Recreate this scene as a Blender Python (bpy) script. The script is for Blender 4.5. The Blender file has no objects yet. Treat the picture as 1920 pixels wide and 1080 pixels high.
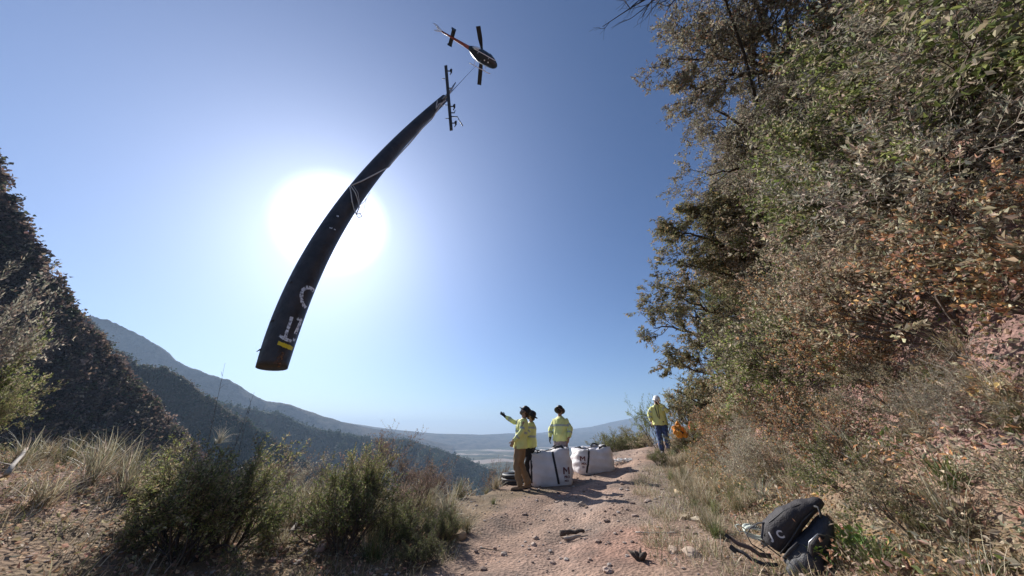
import bpy, bmesh, math, random
import numpy as np
from mathutils import Vector, Matrix, Euler
from mathutils.bvhtree import BVHTree

scene = bpy.context.scene
COL = scene.collection
random.seed(7)
R = math.radians

# ------------------------------------------------------------------ camera
CAM_Z = 1.17
F = 540.0                                  # focal length in pixels of the 1920 frame
PITCH = math.atan(272.0 / F)
CP, SP = math.cos(PITCH), math.sin(PITCH)
cam_data = bpy.data.cameras.new('camera')
cam = bpy.data.objects.new('camera', cam_data)
COL.objects.link(cam)
cam.location = (0, 0, CAM_Z)
cam.rotation_euler = (math.pi / 2 + PITCH, 0, 0)
cam_data.sensor_width = 36
cam_data.lens = 36 * F / 1920
cam_data.clip_start = 0.05
cam_data.clip_end = 60000
scene.camera = cam

def at(px, py, t):
    x = (px - 960) / F
    y = (540 - py) / F
    return Vector((x * t, (CP - y * SP) * t, CAM_Z + (y * CP + SP) * t))

# ------------------------------------------------------------------ light
SUN_AZ, SUN_EL = R(-38.0), R(32.8)
SUN = Vector((math.sin(SUN_AZ) * math.cos(SUN_EL), math.cos(SUN_AZ) * math.cos(SUN_EL), math.sin(SUN_EL)))
w = bpy.data.worlds.new('World')
scene.world = w
w.use_nodes = True
nt = w.node_tree
bg = nt.nodes['Background']
sky = nt.nodes.new('ShaderNodeTexSky')
sky.sky_type = 'NISHITA'
sky.sun_disc = False
sky.sun_elevation = SUN_EL
sky.sun_rotation = SUN_AZ
sky.altitude = 300
sky.air_density = 1.0
sky.dust_density = .9
sky.ozone_density = 3.5
# aureole of the sun seen through dusty air
tc = nt.nodes.new('ShaderNodeTexCoord')
dot = nt.nodes.new('ShaderNodeVectorMath'); dot.operation = 'DOT_PRODUCT'
dot.inputs[1].default_value = tuple(SUN)
nt.links.new(tc.outputs['Generated'], dot.inputs[0])
ramp = nt.nodes.new('ShaderNodeMapRange')
ramp.interpolation_type = 'SMOOTHSTEP'
ramp.inputs['From Min'].default_value = math.cos(R(9.4))
ramp.inputs['From Max'].default_value = math.cos(R(5.2))
ramp.inputs['To Max'].default_value = 6.0
nt.links.new(dot.outputs['Value'], ramp.inputs['Value'])
mx = nt.nodes.new('ShaderNodeMath'); mx.operation = 'MAXIMUM'; mx.inputs[1].default_value = 0
nt.links.new(dot.outputs['Value'], mx.inputs[0])
pw = nt.nodes.new('ShaderNodeMath'); pw.operation = 'POWER'; pw.inputs[1].default_value = 5.5
nt.links.new(mx.outputs[0], pw.inputs[0])
ad = nt.nodes.new('ShaderNodeMath'); ad.operation = 'MULTIPLY_ADD'; ad.inputs[1].default_value = 2.5
nt.links.new(pw.outputs[0], ad.inputs[0]); nt.links.new(ramp.outputs[0], ad.inputs[2])
gl = nt.nodes.new('ShaderNodeVectorMath'); gl.operation = 'SCALE'; gl.inputs[0].default_value = (1.12, 0.98, 0.98)
nt.links.new(ad.outputs[0], gl.inputs['Scale'])
sm = nt.nodes.new('ShaderNodeVectorMath'); sm.operation = 'ADD'
nt.links.new(sky.outputs[0], sm.inputs[0]); nt.links.new(gl.outputs[0], sm.inputs[1])
tn = nt.nodes.new('ShaderNodeVectorMath'); tn.operation = 'MULTIPLY'; tn.inputs[1].default_value = (.76, .91, 1.13)
nt.links.new(sm.outputs[0], tn.inputs[0]); nt.links.new(tn.outputs[0], bg.inputs['Color'])
bg.inputs['Strength'].default_value = 0.062
sun_d = bpy.data.lights.new('sun', 'SUN')
sun_d.energy = 5.0
sun_d.angle = R(0.53)
sun_d.color = (1.0, 0.95, 0.88)
sun_o = bpy.data.objects.new('sun', sun_d)
COL.objects.link(sun_o)
sun_o.rotation_euler = (-SUN).to_track_quat('-Z', 'Y').to_euler()
scene.view_settings.view_transform = 'Standard'
scene.view_settings.look = 'None'
scene.view_settings.gamma = 1
scene.view_settings.use_curve_mapping = False
scene.view_settings.exposure = 0.66
scene.cycles.use_denoising = True
scene.cycles.max_bounces = 6
scene.cycles.transparent_max_bounces = 4
scene.cycles.volume_bounces = 0
scene.cycles.diffuse_bounces = 3

# ------------------------------------------------------------------ helpers
def tag(o, label=None, cat=None, group=None, kind=None):
    if label: o['label'] = label
    if cat: o['category'] = cat
    if group: o['group'] = group
    if kind: o['kind'] = kind
    return o

def empty(name, loc=(0, 0, 0)):
    o = bpy.data.objects.new(name, None)
    o.empty_display_size = 0.1
    o.location = loc
    COL.objects.link(o)
    return o

def link(name, me, parent=None, mat=None):
    o = bpy.data.objects.new(name, me)
    COL.objects.link(o)
    if parent: o.parent = parent
    if mat and not me.materials: me.materials.append(mat)
    return o

def fast_mesh(name, V, F, smooth=False, tint=None):
    V = np.asarray(V, dtype=np.float32); F = np.asarray(F, dtype=np.int32)
    me = bpy.data.meshes.new(name)
    n, k = F.shape
    me.vertices.add(len(V)); me.vertices.foreach_set('co', V.ravel())
    me.loops.add(n * k); me.loops.foreach_set('vertex_index', F.ravel())
    me.polygons.add(n)
    me.polygons.foreach_set('loop_start', np.arange(0, n * k, k, dtype=np.int32))
    me.polygons.foreach_set('use_smooth', np.full(n, smooth, dtype=bool))
    if tint is not None:
        at_ = me.color_attributes.new('tint', 'FLOAT_COLOR', 'POINT')
        c = np.ones((len(V), 4), dtype=np.float32); c[:, :3] = tint
        at_.data.foreach_set('color', c.ravel())
    me.update(calc_edges=True)
    me.validate()
    return me

class MB:
    """collects quads/tris of small shapes into one mesh"""
    def __init__(s): s.v = []; s.f = []
    def add(s, V, Fc):
        b = len(s.v); s.v += [tuple(p) for p in V]; s.f += [tuple(i + b for i in f) for f in Fc]; return s
    def tube(s, pts, rad, n=8, cap=True, flat=None):
        pts = [Vector(p) for p in pts]
        if not hasattr(rad, '__len__'): rad = [rad] * len(pts)
        V = []; Fc = []
        ref = None
        for i, p in enumerate(pts):
            d = (pts[min(i + 1, len(pts) - 1)] - pts[max(i - 1, 0)])
            if d.length < 1e-9: d = Vector((0, 0, 1))
            d.normalize()
            if ref is None:
                ref = d.orthogonal().normalized()
                if flat is not None: ref = (Vector(flat) - d * d.dot(Vector(flat))).normalized()
            ref = (ref - d * d.dot(ref)).normalized()
            b = d.cross(ref)
            r = rad[i]
            ra, rb = (r if hasattr(r, '__len__') else (r, r))
            for k in range(n):
                a = 2 * math.pi * k / n
                V.append(p + ref * (ra * math.cos(a)) + b * (rb * math.sin(a)))
        m = len(pts)
        for i in range(m - 1):
            for k in range(n):
                Fc.append((i * n + k, i * n + (k + 1) % n, (i + 1) * n + (k + 1) % n, (i + 1) * n + k))
        if cap:
            Fc.append(tuple(reversed(range(n)))); Fc.append(tuple((m - 1) * n + k for k in range(n)))
        return s.add(V, Fc)
    def box(s, c, size, rot=None):
        c = Vector(c); hx, hy, hz = [q / 2 for q in size]
        M = rot if rot is not None else Matrix.Identity(3)
        V = [c + M @ Vector((x * hx, y * hy, z * hz)) for x in (-1, 1) for y in (-1, 1) for z in (-1, 1)]
        return s.add(V, [(0, 1, 3, 2), (4, 6, 7, 5), (0, 4, 5, 1), (2, 3, 7, 6), (0, 2, 6, 4), (1, 5, 7, 3)])
    def ball(s, c, r, n=10, m=7, M=None):
        c = Vector(c); rx, ry, rz = r if hasattr(r, '__len__') else (r, r, r)
        M = M if M is not None else Matrix.Identity(3)
        V = [c + M @ Vector((0, 0, -rz))]
        for i in range(1, m):
            ph = -math.pi / 2 + math.pi * i / m
            for k in range(n):
                a = 2 * math.pi * k / n
                V.append(c + M @ Vector((rx * math.cos(ph) * math.cos(a), ry * math.cos(ph) * math.sin(a), rz * math.sin(ph))))
        V.append(c + M @ Vector((0, 0, rz)))
        Fc = [(0, 1 + (k + 1) % n, 1 + k) for k in range(n)]
        for i in range(m - 2):
            for k in range(n):
                a = 1 + i * n
                Fc.append((a + k, a + (k + 1) % n, a + n + (k + 1) % n, a + n + k))
        t = len(V) - 1; a = 1 + (m - 2) * n
        Fc += [(a + k, a + (k + 1) % n, t) for k in range(n)]
        return s.add(V, Fc)
    def mesh(s, name, smooth=True):
        me = bpy.data.meshes.new(name)
        me.from_pydata([tuple(v) for v in s.v], [], s.f)
        me.update()
        if smooth:
            me.polygons.foreach_set('use_smooth', [True] * len(me.polygons))
        return me
    def build(s, name, mat, parent=None, smooth=True):
        me = s.mesh(name, smooth)
        me.materials.append(mat)
        return link(name, me, parent)

def h2(ix, iy, seed):
    v = np.sin(ix * 127.1 + iy * 311.7 + seed * 74.7) * 43758.5453
    return v - np.floor(v)

def vnoise(x, y, seed=0):
    ix, iy = np.floor(x), np.floor(y)
    fx, fy = x - ix, y - iy
    fx = fx * fx * (3 - 2 * fx); fy = fy * fy * (3 - 2 * fy)
    a = h2(ix, iy, seed); b = h2(ix + 1, iy, seed); c = h2(ix, iy + 1, seed); d = h2(ix + 1, iy + 1, seed)
    return (a + (b - a) * fx) * (1 - fy) + (c + (d - c) * fx) * fy - 0.5

def fbm(x, y, seed=0, octv=4, gain=0.5):
    r = 0; a = 1.0
    for i in range(octv):
        r = r + a * vnoise(x * 2 ** i + 17.3 * i, y * 2 ** i + 9.1 * i, seed + i); a *= gain
    return r

# ------------------------------------------------------------------ materials
def new_mat(name):
    m = bpy.data.materials.new(name); m.use_nodes = True
    return m, m.node_tree, m.node_tree.nodes['Principled BSDF']

def mat_plain(name, col, rough=0.7, metal=0.0, var=0.15, scale=30, bump=0.0, bscale=120):
    m, t, b = new_mat(name)
    N = t.nodes; L = t.links
    tcn = N.new('ShaderNodeTexCoord')
    nz = N.new('ShaderNodeTexNoise'); nz.inputs['Scale'].default_value = scale; nz.inputs['Detail'].default_value = 5
    L.new(tcn.outputs['Object'], nz.inputs['Vector'])
    mp = N.new('ShaderNodeMapRange'); mp.inputs['From Min'].default_value = .25; mp.inputs['From Max'].default_value = .75
    mp.inputs['To Min'].default_value = 1 - var; mp.inputs['To Max'].default_value = 1 + var
    L.new(nz.outputs['Fac'], mp.inputs['Value'])
    sc = N.new('ShaderNodeVectorMath'); sc.operation = 'SCALE'; sc.inputs[0].default_value = col
    L.new(mp.outputs[0], sc.inputs['Scale']); L.new(sc.outputs[0], b.inputs['Base Color'])
    b.inputs['Roughness'].default_value = rough; b.inputs['Metallic'].default_value = metal
    if bump:
        n2 = N.new('ShaderNodeTexNoise'); n2.inputs['Scale'].default_value = bscale; n2.inputs['Detail'].default_value = 4
        L.new(tcn.outputs['Object'], n2.inputs['Vector'])
        bp = N.new('ShaderNodeBump'); bp.inputs['Strength'].default_value = bump; bp.inputs['Distance'].default_value = .02
        L.new(n2.outputs['Fac'], bp.inputs['Height']); L.new(bp.outputs[0], b.inputs['Normal'])
    return m

def mat_tint(name, transl=0.0, rough=0.65, gain=1.0, spec=0.3):
    m, t, b = new_mat(name)
    N = t.nodes; L = t.links
    a = N.new('ShaderNodeAttribute'); a.attribute_name = 'tint'
    oi = N.new('ShaderNodeObjectInfo')
    mp = N.new('ShaderNodeMapRange'); mp.inputs['To Min'].default_value = .8 * gain; mp.inputs['To Max'].default_value = 1.2 * gain
    L.new(oi.outputs['Random'], mp.inputs['Value'])
    sc = N.new('ShaderNodeVectorMath'); sc.operation = 'SCALE'
    L.new(a.outputs['Color'], sc.inputs[0]); L.new(mp.outputs[0], sc.inputs['Scale'])
    L.new(sc.outputs[0], b.inputs['Base Color'])
    b.inputs['Roughness'].default_value = rough
    b.inputs['Specular IOR Level'].default_value = spec
    if transl:
        tr = N.new('ShaderNodeBsdfTranslucent'); L.new(sc.outputs[0], tr.inputs['Color'])
        ms = N.new('ShaderNodeMixShader'); ms.inputs[0].default_value = transl
        L.new(b.outputs[0], ms.inputs[1]); L.new(tr.outputs[0], ms.inputs[2])
        L.new(ms.outputs[0], N['Material Output'].inputs['Surface'])
    return m

M_LEAF = mat_tint('leaf', transl=0.4, gain=1.5)
M_GRASS = mat_tint('grass_blade', transl=0.3, rough=.5)
M_BARK = mat_plain('bark', (.10, .075, .06), .9, var=.4, scale=18, bump=.5)
M_TWIG = mat_plain('pale_twig', (.30, .25, .20), .85, var=.3, scale=20)
M_DEAD = mat_plain('dead_branch', (.36, .31, .26), .85, var=.35, scale=14, bump=.3)
M_DARKTWIG = mat_plain('dark_twig', (.05, .04, .035), .9, var=.3)

def mat_ground():
    m, t, b = new_mat('dirt')
    N = t.nodes; L = t.links
    g = N.new('ShaderNodeNewGeometry')
    at_ = N.new('ShaderNodeAttribute'); at_.attribute_name = 'tint'
    n1 = N.new('ShaderNodeTexNoise'); n1.inputs['Scale'].default_value = 1.6; n1.inputs['Detail'].default_value = 9; n1.inputs['Roughness'].default_value = .68
    n2 = N.new('ShaderNodeTexNoise'); n2.inputs['Scale'].default_value = 14; n2.inputs['Detail'].default_value = 8; n2.inputs['Roughness'].default_value = .75
    vo = N.new('ShaderNodeTexVoronoi'); vo.inputs['Scale'].default_value = 26
    for q in (n1, n2, vo): L.new(g.outputs['Position'], q.inputs['Vector'])
    cr = N.new('ShaderNodeValToRGB')
    e = cr.color_ramp.elements
    e[0].position = .32; e[0].color = (.55, .56, .58, 1)
    e[1].position = .68; e[1].color = (1.35, 1.22, 1.16, 1)
    L.new(n1.outputs['Fac'], cr.inputs[0])
    mp = N.new('ShaderNodeMapRange'); mp.inputs['From Min'].default_value = .3; mp.inputs['From Max'].default_value = .7
    mp.inputs['To Min'].default_value = .62; mp.inputs['To Max'].default_value = 1.35
    L.new(n2.outputs['Fac'], mp.inputs['Value'])
    mu = N.new('ShaderNodeVectorMath'); mu.operation = 'MULTIPLY'
    L.new(at_.outputs['Color'], mu.inputs[0]); L.new(cr.outputs[0], mu.inputs[1])
    sc = N.new('ShaderNodeVectorMath'); sc.operation = 'SCALE'
    L.new(mu.outputs[0], sc.inputs[0]); L.new(mp.outputs[0], sc.inputs['Scale'])
    L.new(sc.outputs[0], b.inputs['Base Color'])
    b.inputs['Roughness'].default_value = .95; b.inputs['Specular IOR Level'].default_value = .15
    ad_ = N.new('ShaderNodeMath'); ad_.operation = 'ADD'
    L.new(n2.outputs['Fac'], ad_.inputs[0]); L.new(vo.outputs['Distance'], ad_.inputs[1])
    bp = N.new('ShaderNodeBump'); bp.inputs['Strength'].default_value = .8; bp.inputs['Distance'].default_value = .02
    L.new(ad_.outputs[0], bp.inputs['Height']); L.new(bp.outputs[0], b.inputs['Normal'])
    return m
M_DIRT = mat_ground()

def mat_hill(name, c1, c2, scale, bdist=1.0, c3=None, bsc=6):
    m, t, b = new_mat(name)
    N = t.nodes; L = t.links
    g = N.new('ShaderNodeNewGeometry')
    n1 = N.new('ShaderNodeTexNoise'); n1.inputs['Scale'].default_value = scale; n1.inputs['Detail'].default_value = 10; n1.inputs['Roughness'].default_value = .65
    L.new(g.outputs['Position'], n1.inputs['Vector'])
    cr = N.new('ShaderNodeValToRGB'); e = cr.color_ramp.elements
    e[0].position = .38; e[0].color = (*c1, 1); e[1].position = .62; e[1].color = (*c2, 1)
    L.new(n1.outputs['Fac'], cr.inputs[0])
    out = cr.outputs[0]
    if c3:
        vo = N.new('ShaderNodeTexVoronoi'); vo.inputs['Scale'].default_value = scale * .6
        L.new(g.outputs['Position'], vo.inputs['Vector'])
        sep = N.new('ShaderNodeSeparateColor'); L.new(vo.outputs['Color'], sep.inputs[0])
        mp = N.new('ShaderNodeMapRange'); mp.inputs['From Min'].default_value = .6; mp.inputs['From Max'].default_value = .75
        mp.inputs['To Max'].default_value = .8
        L.new(sep.outputs[0], mp.inputs['Value'])
        mi = N.new('ShaderNodeMix'); mi.data_type = 'RGBA'
        L.new(mp.outputs[0], mi.inputs['Factor']); L.new(cr.outputs[0], mi.inputs['A']); mi.inputs['B'].default_value = (*c3, 1)
        out = mi.outputs['Result']
    L.new(out, b.inputs['Base Color'])
    b.inputs['Roughness'].default_value = 1; b.inputs['Specular IOR Level'].default_value = .05
    n2 = N.new('ShaderNodeTexNoise'); n2.inputs['Scale'].default_value = scale * bsc; n2.inputs['Detail'].default_value = 6
    L.new(g.outputs['Position'], n2.inputs['Vector'])
    bp = N.new('ShaderNodeBump'); bp.inputs['Strength'].default_value = 1; bp.inputs['Distance'].default_value = bdist
    L.new(n2.outputs['Fac'], bp.inputs['Height']); L.new(bp.outputs[0], b.inputs['Normal'])
    return m

# ------------------------------------------------------------------ ground
TOE_Y = [0, 2, 3, 5, 8, 11, 14, 20, 40]
TOE_X = [1.6, 1.75, 2.05, 2.7, 3.8, 5.4, 8.2, 13.5, 40]
EDG_X = [-400, -30, -12, -7, -4.5, -.6, -.1, 1.5, 4.2, 8, 14, 60]
EDG_Y = [3, 4.2, 4.6, 5.4, 6.8, 7.5, 8.9, 10.8, 14.4, 19.5, 30, 90]

def H(x, y, detail=True):
    x = np.asarray(x, float); y = np.asarray(y, float)
    s = np.maximum(0, x - np.interp(y, TOE_Y, TOE_X))
    bank = np.interp(s, [0, .8, 1.8, 3.2, 5.4, 7, 14, 60], [0, .22, 1.25, 3.6, 8.2, 10.5, 15, 30])
    bank = bank * np.interp(y, [0, 11, 15, 22, 60], [1, 1, .6, .35, .2])
    # rise of the track to the right rear
    rise = .03 * np.clip(y - 8.5, 0, 8) + .09 * np.clip(x - .6, 0, 2.2)
    rise = rise + .16 * np.clip(x - 2.6, 0, 2.4) * np.clip((y - 6.5) / 3, 0, 1) * np.clip((16 - y) / 4, 0, 1)
    # left berm
    bl = np.interp(-x, [1.1, 3.0, 4.4, 6, 10, 40], [0, .38, .80, 1.08, 1.3, 0])
    bl = bl * np.interp(y, [-3, 0, 2, 4.0, 5.6, 7], [1, 1, 1, .85, .15, .05])
    d = np.maximum(0, y - np.interp(x, EDG_X, EDG_Y))
    d2 = np.maximum(0, -x - 13)
    dd = np.sqrt(d * d + d2 * d2)
    drop = np.interp(dd, [0, .5, 1.5, 4, 12, 60, 420, 2000], [0, .12, .7, 2.6, 9, 40, 292, 330])
    z = bank + rise * (drop < .5) + np.where(drop < .5, 0, rise) + bl - drop
    if detail:
        a = np.clip(np.hypot(x, y) / 12, 1, 12)
        z = z + .09 * fbm(x * .6, y * .6, 3, 4) * a
        z = z + .022 * fbm(x * 3.1, y * 3.1, 8, 3) * (1 + 1.5 * np.clip(s, 0, 2))
        xc = np.interp(y, [2, 3.5, 6, 9.5, 13], [0, .25, 1.2, 3.0, 5.2])
        z = z - (.04 * np.exp(-((x - xc) ** 2) / .06) + .03 * np.exp(-((x - xc + .75) ** 2) / .05)) * (y < 12) * (1 + fbm(x * 1.5, y * 1.5, 55, 2))
        z = z + .22 * np.clip(s - .6, 0, 1) * fbm(x * 1.3, (y + z) * 1.3, 21, 4)
        z = z + np.where(drop > 3, fbm(x * .05, y * .05, 4, 4) * np.clip(drop * .18, 0, 18), 0)
    return z

def hz(x, y): return float(H(np.array([x]), np.array([y]))[0])

def hit(px, py, tmax=60):
    t = .8
    while t < tmax:
        p = at(px, py, t)
        if p.z <= hz(p.x, p.y):
            lo, hi = t - .08 * max(1, t / 5), t
            for _ in range(8):
                m_ = (lo + hi) / 2; q = at(px, py, m_)
                if q.z <= hz(q.x, q.y): hi = m_
                else: lo = m_
            return at(px, py, hi)
        t += .08 * max(1, t / 5)
    return at(px, py, 8)

def srgb(r, g, b):
    f = lambda c: ((c / 255) / 12.92 if c / 255 <= .04045 else ((c / 255 + .055) / 1.055) ** 2.4)
    return np.array([f(r), f(g), f(b)])

def build_ground():
    rr = np.concatenate([[0.25], .3 * np.exp(np.arange(0, 440) * .019)])
    th = np.radians(np.arange(-115, 115.1, .42))
    Rr, Th = np.meshgrid(rr, th, indexing='ij')
    X = Rr * np.sin(Th); Y = Rr * np.cos(Th)
    Z = H(X, Y)
    nr, nth = X.shape
    V = np.stack([X, Y, Z], -1).reshape(-1, 3)
    I = np.arange(nr * nth).reshape(nr, nth)
    Fq = np.stack([I[:-1, :-1], I[:-1, 1:], I[1:, 1:], I[1:, :-1]], -1).reshape(-1, 4)
    # soil colours: pinkish compacted track, redder cut bank, leaf-brown verge, dry scrub further down
    x, y = X.ravel(), Y.ravel()
    s = x - np.interp(y, TOE_Y, TOE_X)
    n = fbm(x * .8, y * .8, 31, 4)
    track = np.array([.27, .20, .155]); grey = np.array([.23, .19, .155]); red = np.array([.34, .215, .165]); dust = np.array([.38, .295, .24])
    verge = np.array([.25, .195, .13]); scrub = np.array([.075, .065, .05])
    def mixc(a, b, f): return a + (b - a) * np.clip(f, 0, 1)[:, None]
    c = np.tile(track, (len(x), 1))
    c = mixc(c, grey, (n + .08) * 3)
    c = mixc(c, red, np.clip((vnoise(x * .7, y * .7, 77) - .12) * 4, 0, .8))
    xc = np.interp(y, [2, 3.5, 6, 9.5, 13], [.1, .35, 1.2, 3.0, 5.2])
    c = mixc(c, verge * .85, (xc - x - .95 + n) * 1.6 * (y < 8))
    c = mixc(c, dust, np.exp(-((x - xc) ** 2) / .30) * (y < 14) * (.75 + n))
    c = mixc(c, verge, (s + .35) * 1.2 * (s < 1.3) + 0)
    c = mixc(c, red * np.array([.95, 1.0, 1.15]), (s - .9) * 1.5)
    c = mixc(c, verge * .9, (-x - 1.7) * .9)
    c = mixc(c, red, np.clip((-x - 3.1) * 2, 0, 1) * (y < 4.5) * np.clip(n * 3 + .8, 0, 1))
    drop = np.maximum(0, y - np.interp(x, EDG_X, EDG_Y))
    c = mixc(c, scrub, (drop - .8) * .6)
    me = fast_mesh('ground', V, Fq, True, c)
    me.materials.append(M_DIRT)
    tag(link('ground', me), 'pinkish brown dirt ledge, track and cut bank', kind='structure')
build_ground()

# ------------------------------------------------------------------ far land
M_H1 = mat_hill('scrub_slope', (.045, .032, .030), (.11, .075, .06), .06, 1.2)
M_H2 = mat_hill('brown_green_hill', (.018, .030, .020), (.08, .06, .042), .012, 6, (.018, .04, .028))
M_H3 = mat_hill('mountain', (.012, .018, .02), (.10, .08, .065), .006, 40)
M_VAL = mat_hill('valley_land', (.015, .03, .022), (.11, .10, .06), .0035, 3, (.34, .28, .25))

def ridge(name, pts, foot, seed, mat, label, rows=46, cols=260, amp=.16, crest=.02, foot_z=-320, fwd_scale=1.0, jag=1.0):
    px = np.array([p[0] for p in pts], float); py = np.array([p[1] for p in pts], float); tt = np.array([p[2] for p in pts], float)
    u = np.linspace(px[0], px[-1], cols)
    yy = np.interp(u, px, py); t = np.interp(u, px, tt)
    C = np.array([list(at(a, b, c)) for a, b, c in zip(u, yy, t)])
    k = np.linspace(0, 1, cols)
    hgt = (C[:, 2] - foot_z)
    C[:, 2] += jag * crest * hgt * fbm(k * 14, k * 0 + seed, seed, 4, .5) * .45 + jag * .016 * hgt * fbm(k * 70, k * 0 + seed, seed + 3, 4, .6)
    toward = -C[:, :2] / np.linalg.norm(C[:, :2], axis=1)[:, None]
    V = []
    for j in range(rows + 8):
        if j < 8:       # back slope
            q = (8 - j) / 8
            P = C.copy(); P[:, :2] -= toward * (q * foot * t * .8)[:, None]
            P[:, 2] = C[:, 2] - hgt * q * .75
        else:
            q = (j - 8) / (rows - 1)
            P = C.copy(); P[:, :2] += toward * (q * foot * t)[:, None]
            prof = q ** 1.15
            P[:, 2] = C[:, 2] - hgt * prof
            gul = .45 - np.abs(fbm(k * 24 + 1.6 * q, q * 1.3 + k * 0, seed + 5, 4, .45)) * 1.5
            gul2 = fbm(k * 40, q * 9 + k * 0, seed + 9, 4, .6)
            env = min(1, q * 4) ** 1.3 * min(1, (1 - q) * 4)
            P[:, 2] -= env * hgt * amp * (np.clip(gul, 0, 1) * .8 + (gul2 + .6) * .22)
        V.append(P)
    V = np.array(V); nr, nc = V.shape[:2]
    I = np.arange(nr * nc).reshape(nr, nc)
    Fq = np.stack([I[:-1, :-1], I[1:, :-1], I[1:, 1:], I[:-1, 1:]], -1).reshape(-1, 4)
    me = fast_mesh(name, V.reshape(-1, 3), Fq, True)
    me.materials.append(mat)
    o = link(name, me)
    tag(o, label, kind='structure')
    return o, V

ridge('mountain', [(-60, 540, 3600), (100, 560, 3500), (160, 590, 3400), (200, 600, 3300), (250, 624, 3300), (295, 646, 3300), (330, 676, 3400), (390, 705, 3400), (430, 712, 3500), (470, 735, 3600), (500, 752, 3700),
       (545, 760, 3800), (600, 779, 4000), (650, 794, 4200), (700, 804, 4500), (740, 811, 4800), (790, 822, 5200), (850, 836, 5600)], .35, 2, M_H3, 'long blue mountain range behind the valley', amp=.42, crest=.06, foot_z=-340)
ridge('mountain', [(560, 792, 7000), (640, 790, 7200), (700, 800, 7400), (760, 808, 7600), (820, 813, 7800), (900, 815, 8500), (960, 812, 9500), (1030, 814, 10000), (1120, 809, 10500), (1300, 812, 10500)], .3, 12, M_H3, 'faint distant hills along the horizon', amp=.2, crest=.05, foot_z=-340)
ridge('mountain', [(900, 822, 12000), (950, 816, 12000), (1000, 813, 12000), (1060, 806, 12000), (1110, 800, 12000), (1150, 791, 12000), (1190, 782, 12000), (1250, 768, 12000), (1400, 744, 12000)], .3, 22, M_H3, 'hazy slope rising behind the people', amp=.2, crest=.04, foot_z=-340)
_, H4V = ridge('hill', [(330, 740, 1500), (400, 752, 1500), (450, 762, 1600), (520, 772, 1700), (580, 800, 1750), (640, 812, 1800), (700, 822, 1850), (760, 824, 1900), (820, 842, 1900), (880, 862, 1850), (930, 885, 1800), (960, 905, 1700)], .4, 32, M_H2, 'blue green ribbed foothill below the mountain range', amp=.5, crest=.05, foot_z=-330)
_, H2V = ridge('hill', [(100, 560, 700), (165, 602, 700), (200, 642, 710), (240, 668, 720), (275, 682, 740), (312, 690, 760), (345, 706, 780), (385, 742, 800), (430, 772, 820), (480, 800, 840), (530, 830, 860), (570, 862, 880), (600, 890, 900)], .45, 42, M_H2, 'dark brown and green hill in the middle distance', amp=.4, crest=.05, foot_z=-300)
h1, H1V = ridge('hillside', [(-260, 40, 150), (-100, 180, 150), (0, 302, 155), (30, 372, 158), (62, 440, 160), (90, 492, 162), (100, 520, 165), (135, 575, 175), (165, 612, 185), (200, 655, 195), (250, 706, 210), (300, 768, 225), (340, 815, 240), (400, 880, 255)], .55, 52, M_H1, 'steep scrub covered hillside at the left', amp=.17, crest=.05, foot_z=-90, cols=300, rows=70)

def build_valley():
    rr = 150 * np.exp(np.arange(0, 230) * .0212)
    th = np.radians(np.arange(-75, 75.1, .5))
    Rr, Th = np.meshgrid(rr, th, indexing='ij')
    X = Rr * np.sin(Th); Y = Rr * np.cos(Th)
    Z = -318 + 60 * np.maximum(0, fbm(X * .0012, Y * .0012, 61, 5)) + 14 * fbm(X * .006, Y * .006, 66, 3)
    nr, nth = X.shape
    V = np.stack([X, Y, Z], -1).reshape(-1, 3)
    I = np.arange(nr * nth).reshape(nr, nth)
    Fq = np.stack([I[:-1, :-1], I[:-1, 1:], I[1:, 1:], I[1:, :-1]], -1).reshape(-1, 4)
    me = fast_mesh('valley', V, Fq, True); me.materials.append(M_VAL)
    tag(link('valley', me), 'wide hazy valley floor with fields', kind='structure')
build_valley()

# haze box
def build_haze():
    mb = MB(); mb.box((0, 8300, 250), (46000, 41000, 1400))
    m = bpy.data.materials.new('haze'); m.use_nodes = True
    N = m.node_tree.nodes; L = m.node_tree.links
    N.remove(N['Principled BSDF'])
    v = N.new('ShaderNodeVolumePrincipled')
    v.inputs['Color'].default_value = (.56, .75, 1.0, 1)
    v.inputs['Density'].default_value = .66e-4
    v.inputs['Anisotropy'].default_value = .12
    L.new(v.outputs[0], N['Material Output'].inputs['Volume'])
    o = mb.build('haze', m, smooth=False)
    tag(o, 'pale blue haze over the valley', kind='stuff')
build_haze()

# ------------------------------------------------------------------ plants
rng = np.random.default_rng(11)

def leaf_arrays(P, D, L, W, tints, fold=.25):
    P = np.asarray(P, float); D = np.asarray(D, float); n = len(P)
    D = D / (np.linalg.norm(D, axis=1)[:, None] + 1e-9)
    rnd = rng.normal(size=(n, 3))
    S = np.cross(D, rnd); S /= (np.linalg.norm(S, axis=1)[:, None] + 1e-9)
    Nn = np.cross(D, S)
    L = np.asarray(L)[:, None]; W = np.asarray(W)[:, None]
    a = P; b = P + D * L * .45 + S * W * .5 + Nn * W * fold; c = P + D * L; d = P + D * L * .45 - S * W * .5 + Nn * W * fold
    V = np.stack([a, b, c, d], 1).reshape(-1, 3)
    Fq = np.arange(4 * n).reshape(n, 4)
    T = np.repeat(tints, 4, axis=0)
    return V, Fq, T

def pick_tints(n, palette, weights=None, jit=.42):
    pal = np.array(palette, float)
    w_ = None if weights is None else np.array(weights, float) / sum(weights)
    c = pal[rng.choice(len(pal), n, p=w_)]
    return np.clip(c * (1 + rng.uniform(-jit, jit, (n, 1))) * (1 + rng.uniform(-.08, .08, (n, 3))), .005, .9)

def perturb(d, ang):
    o = Vector(rng.normal(size=3)); o = (o - d * d.dot(o)).normalized()
    return (d * math.cos(ang) + o * math.sin(ang)).normalized()

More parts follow.
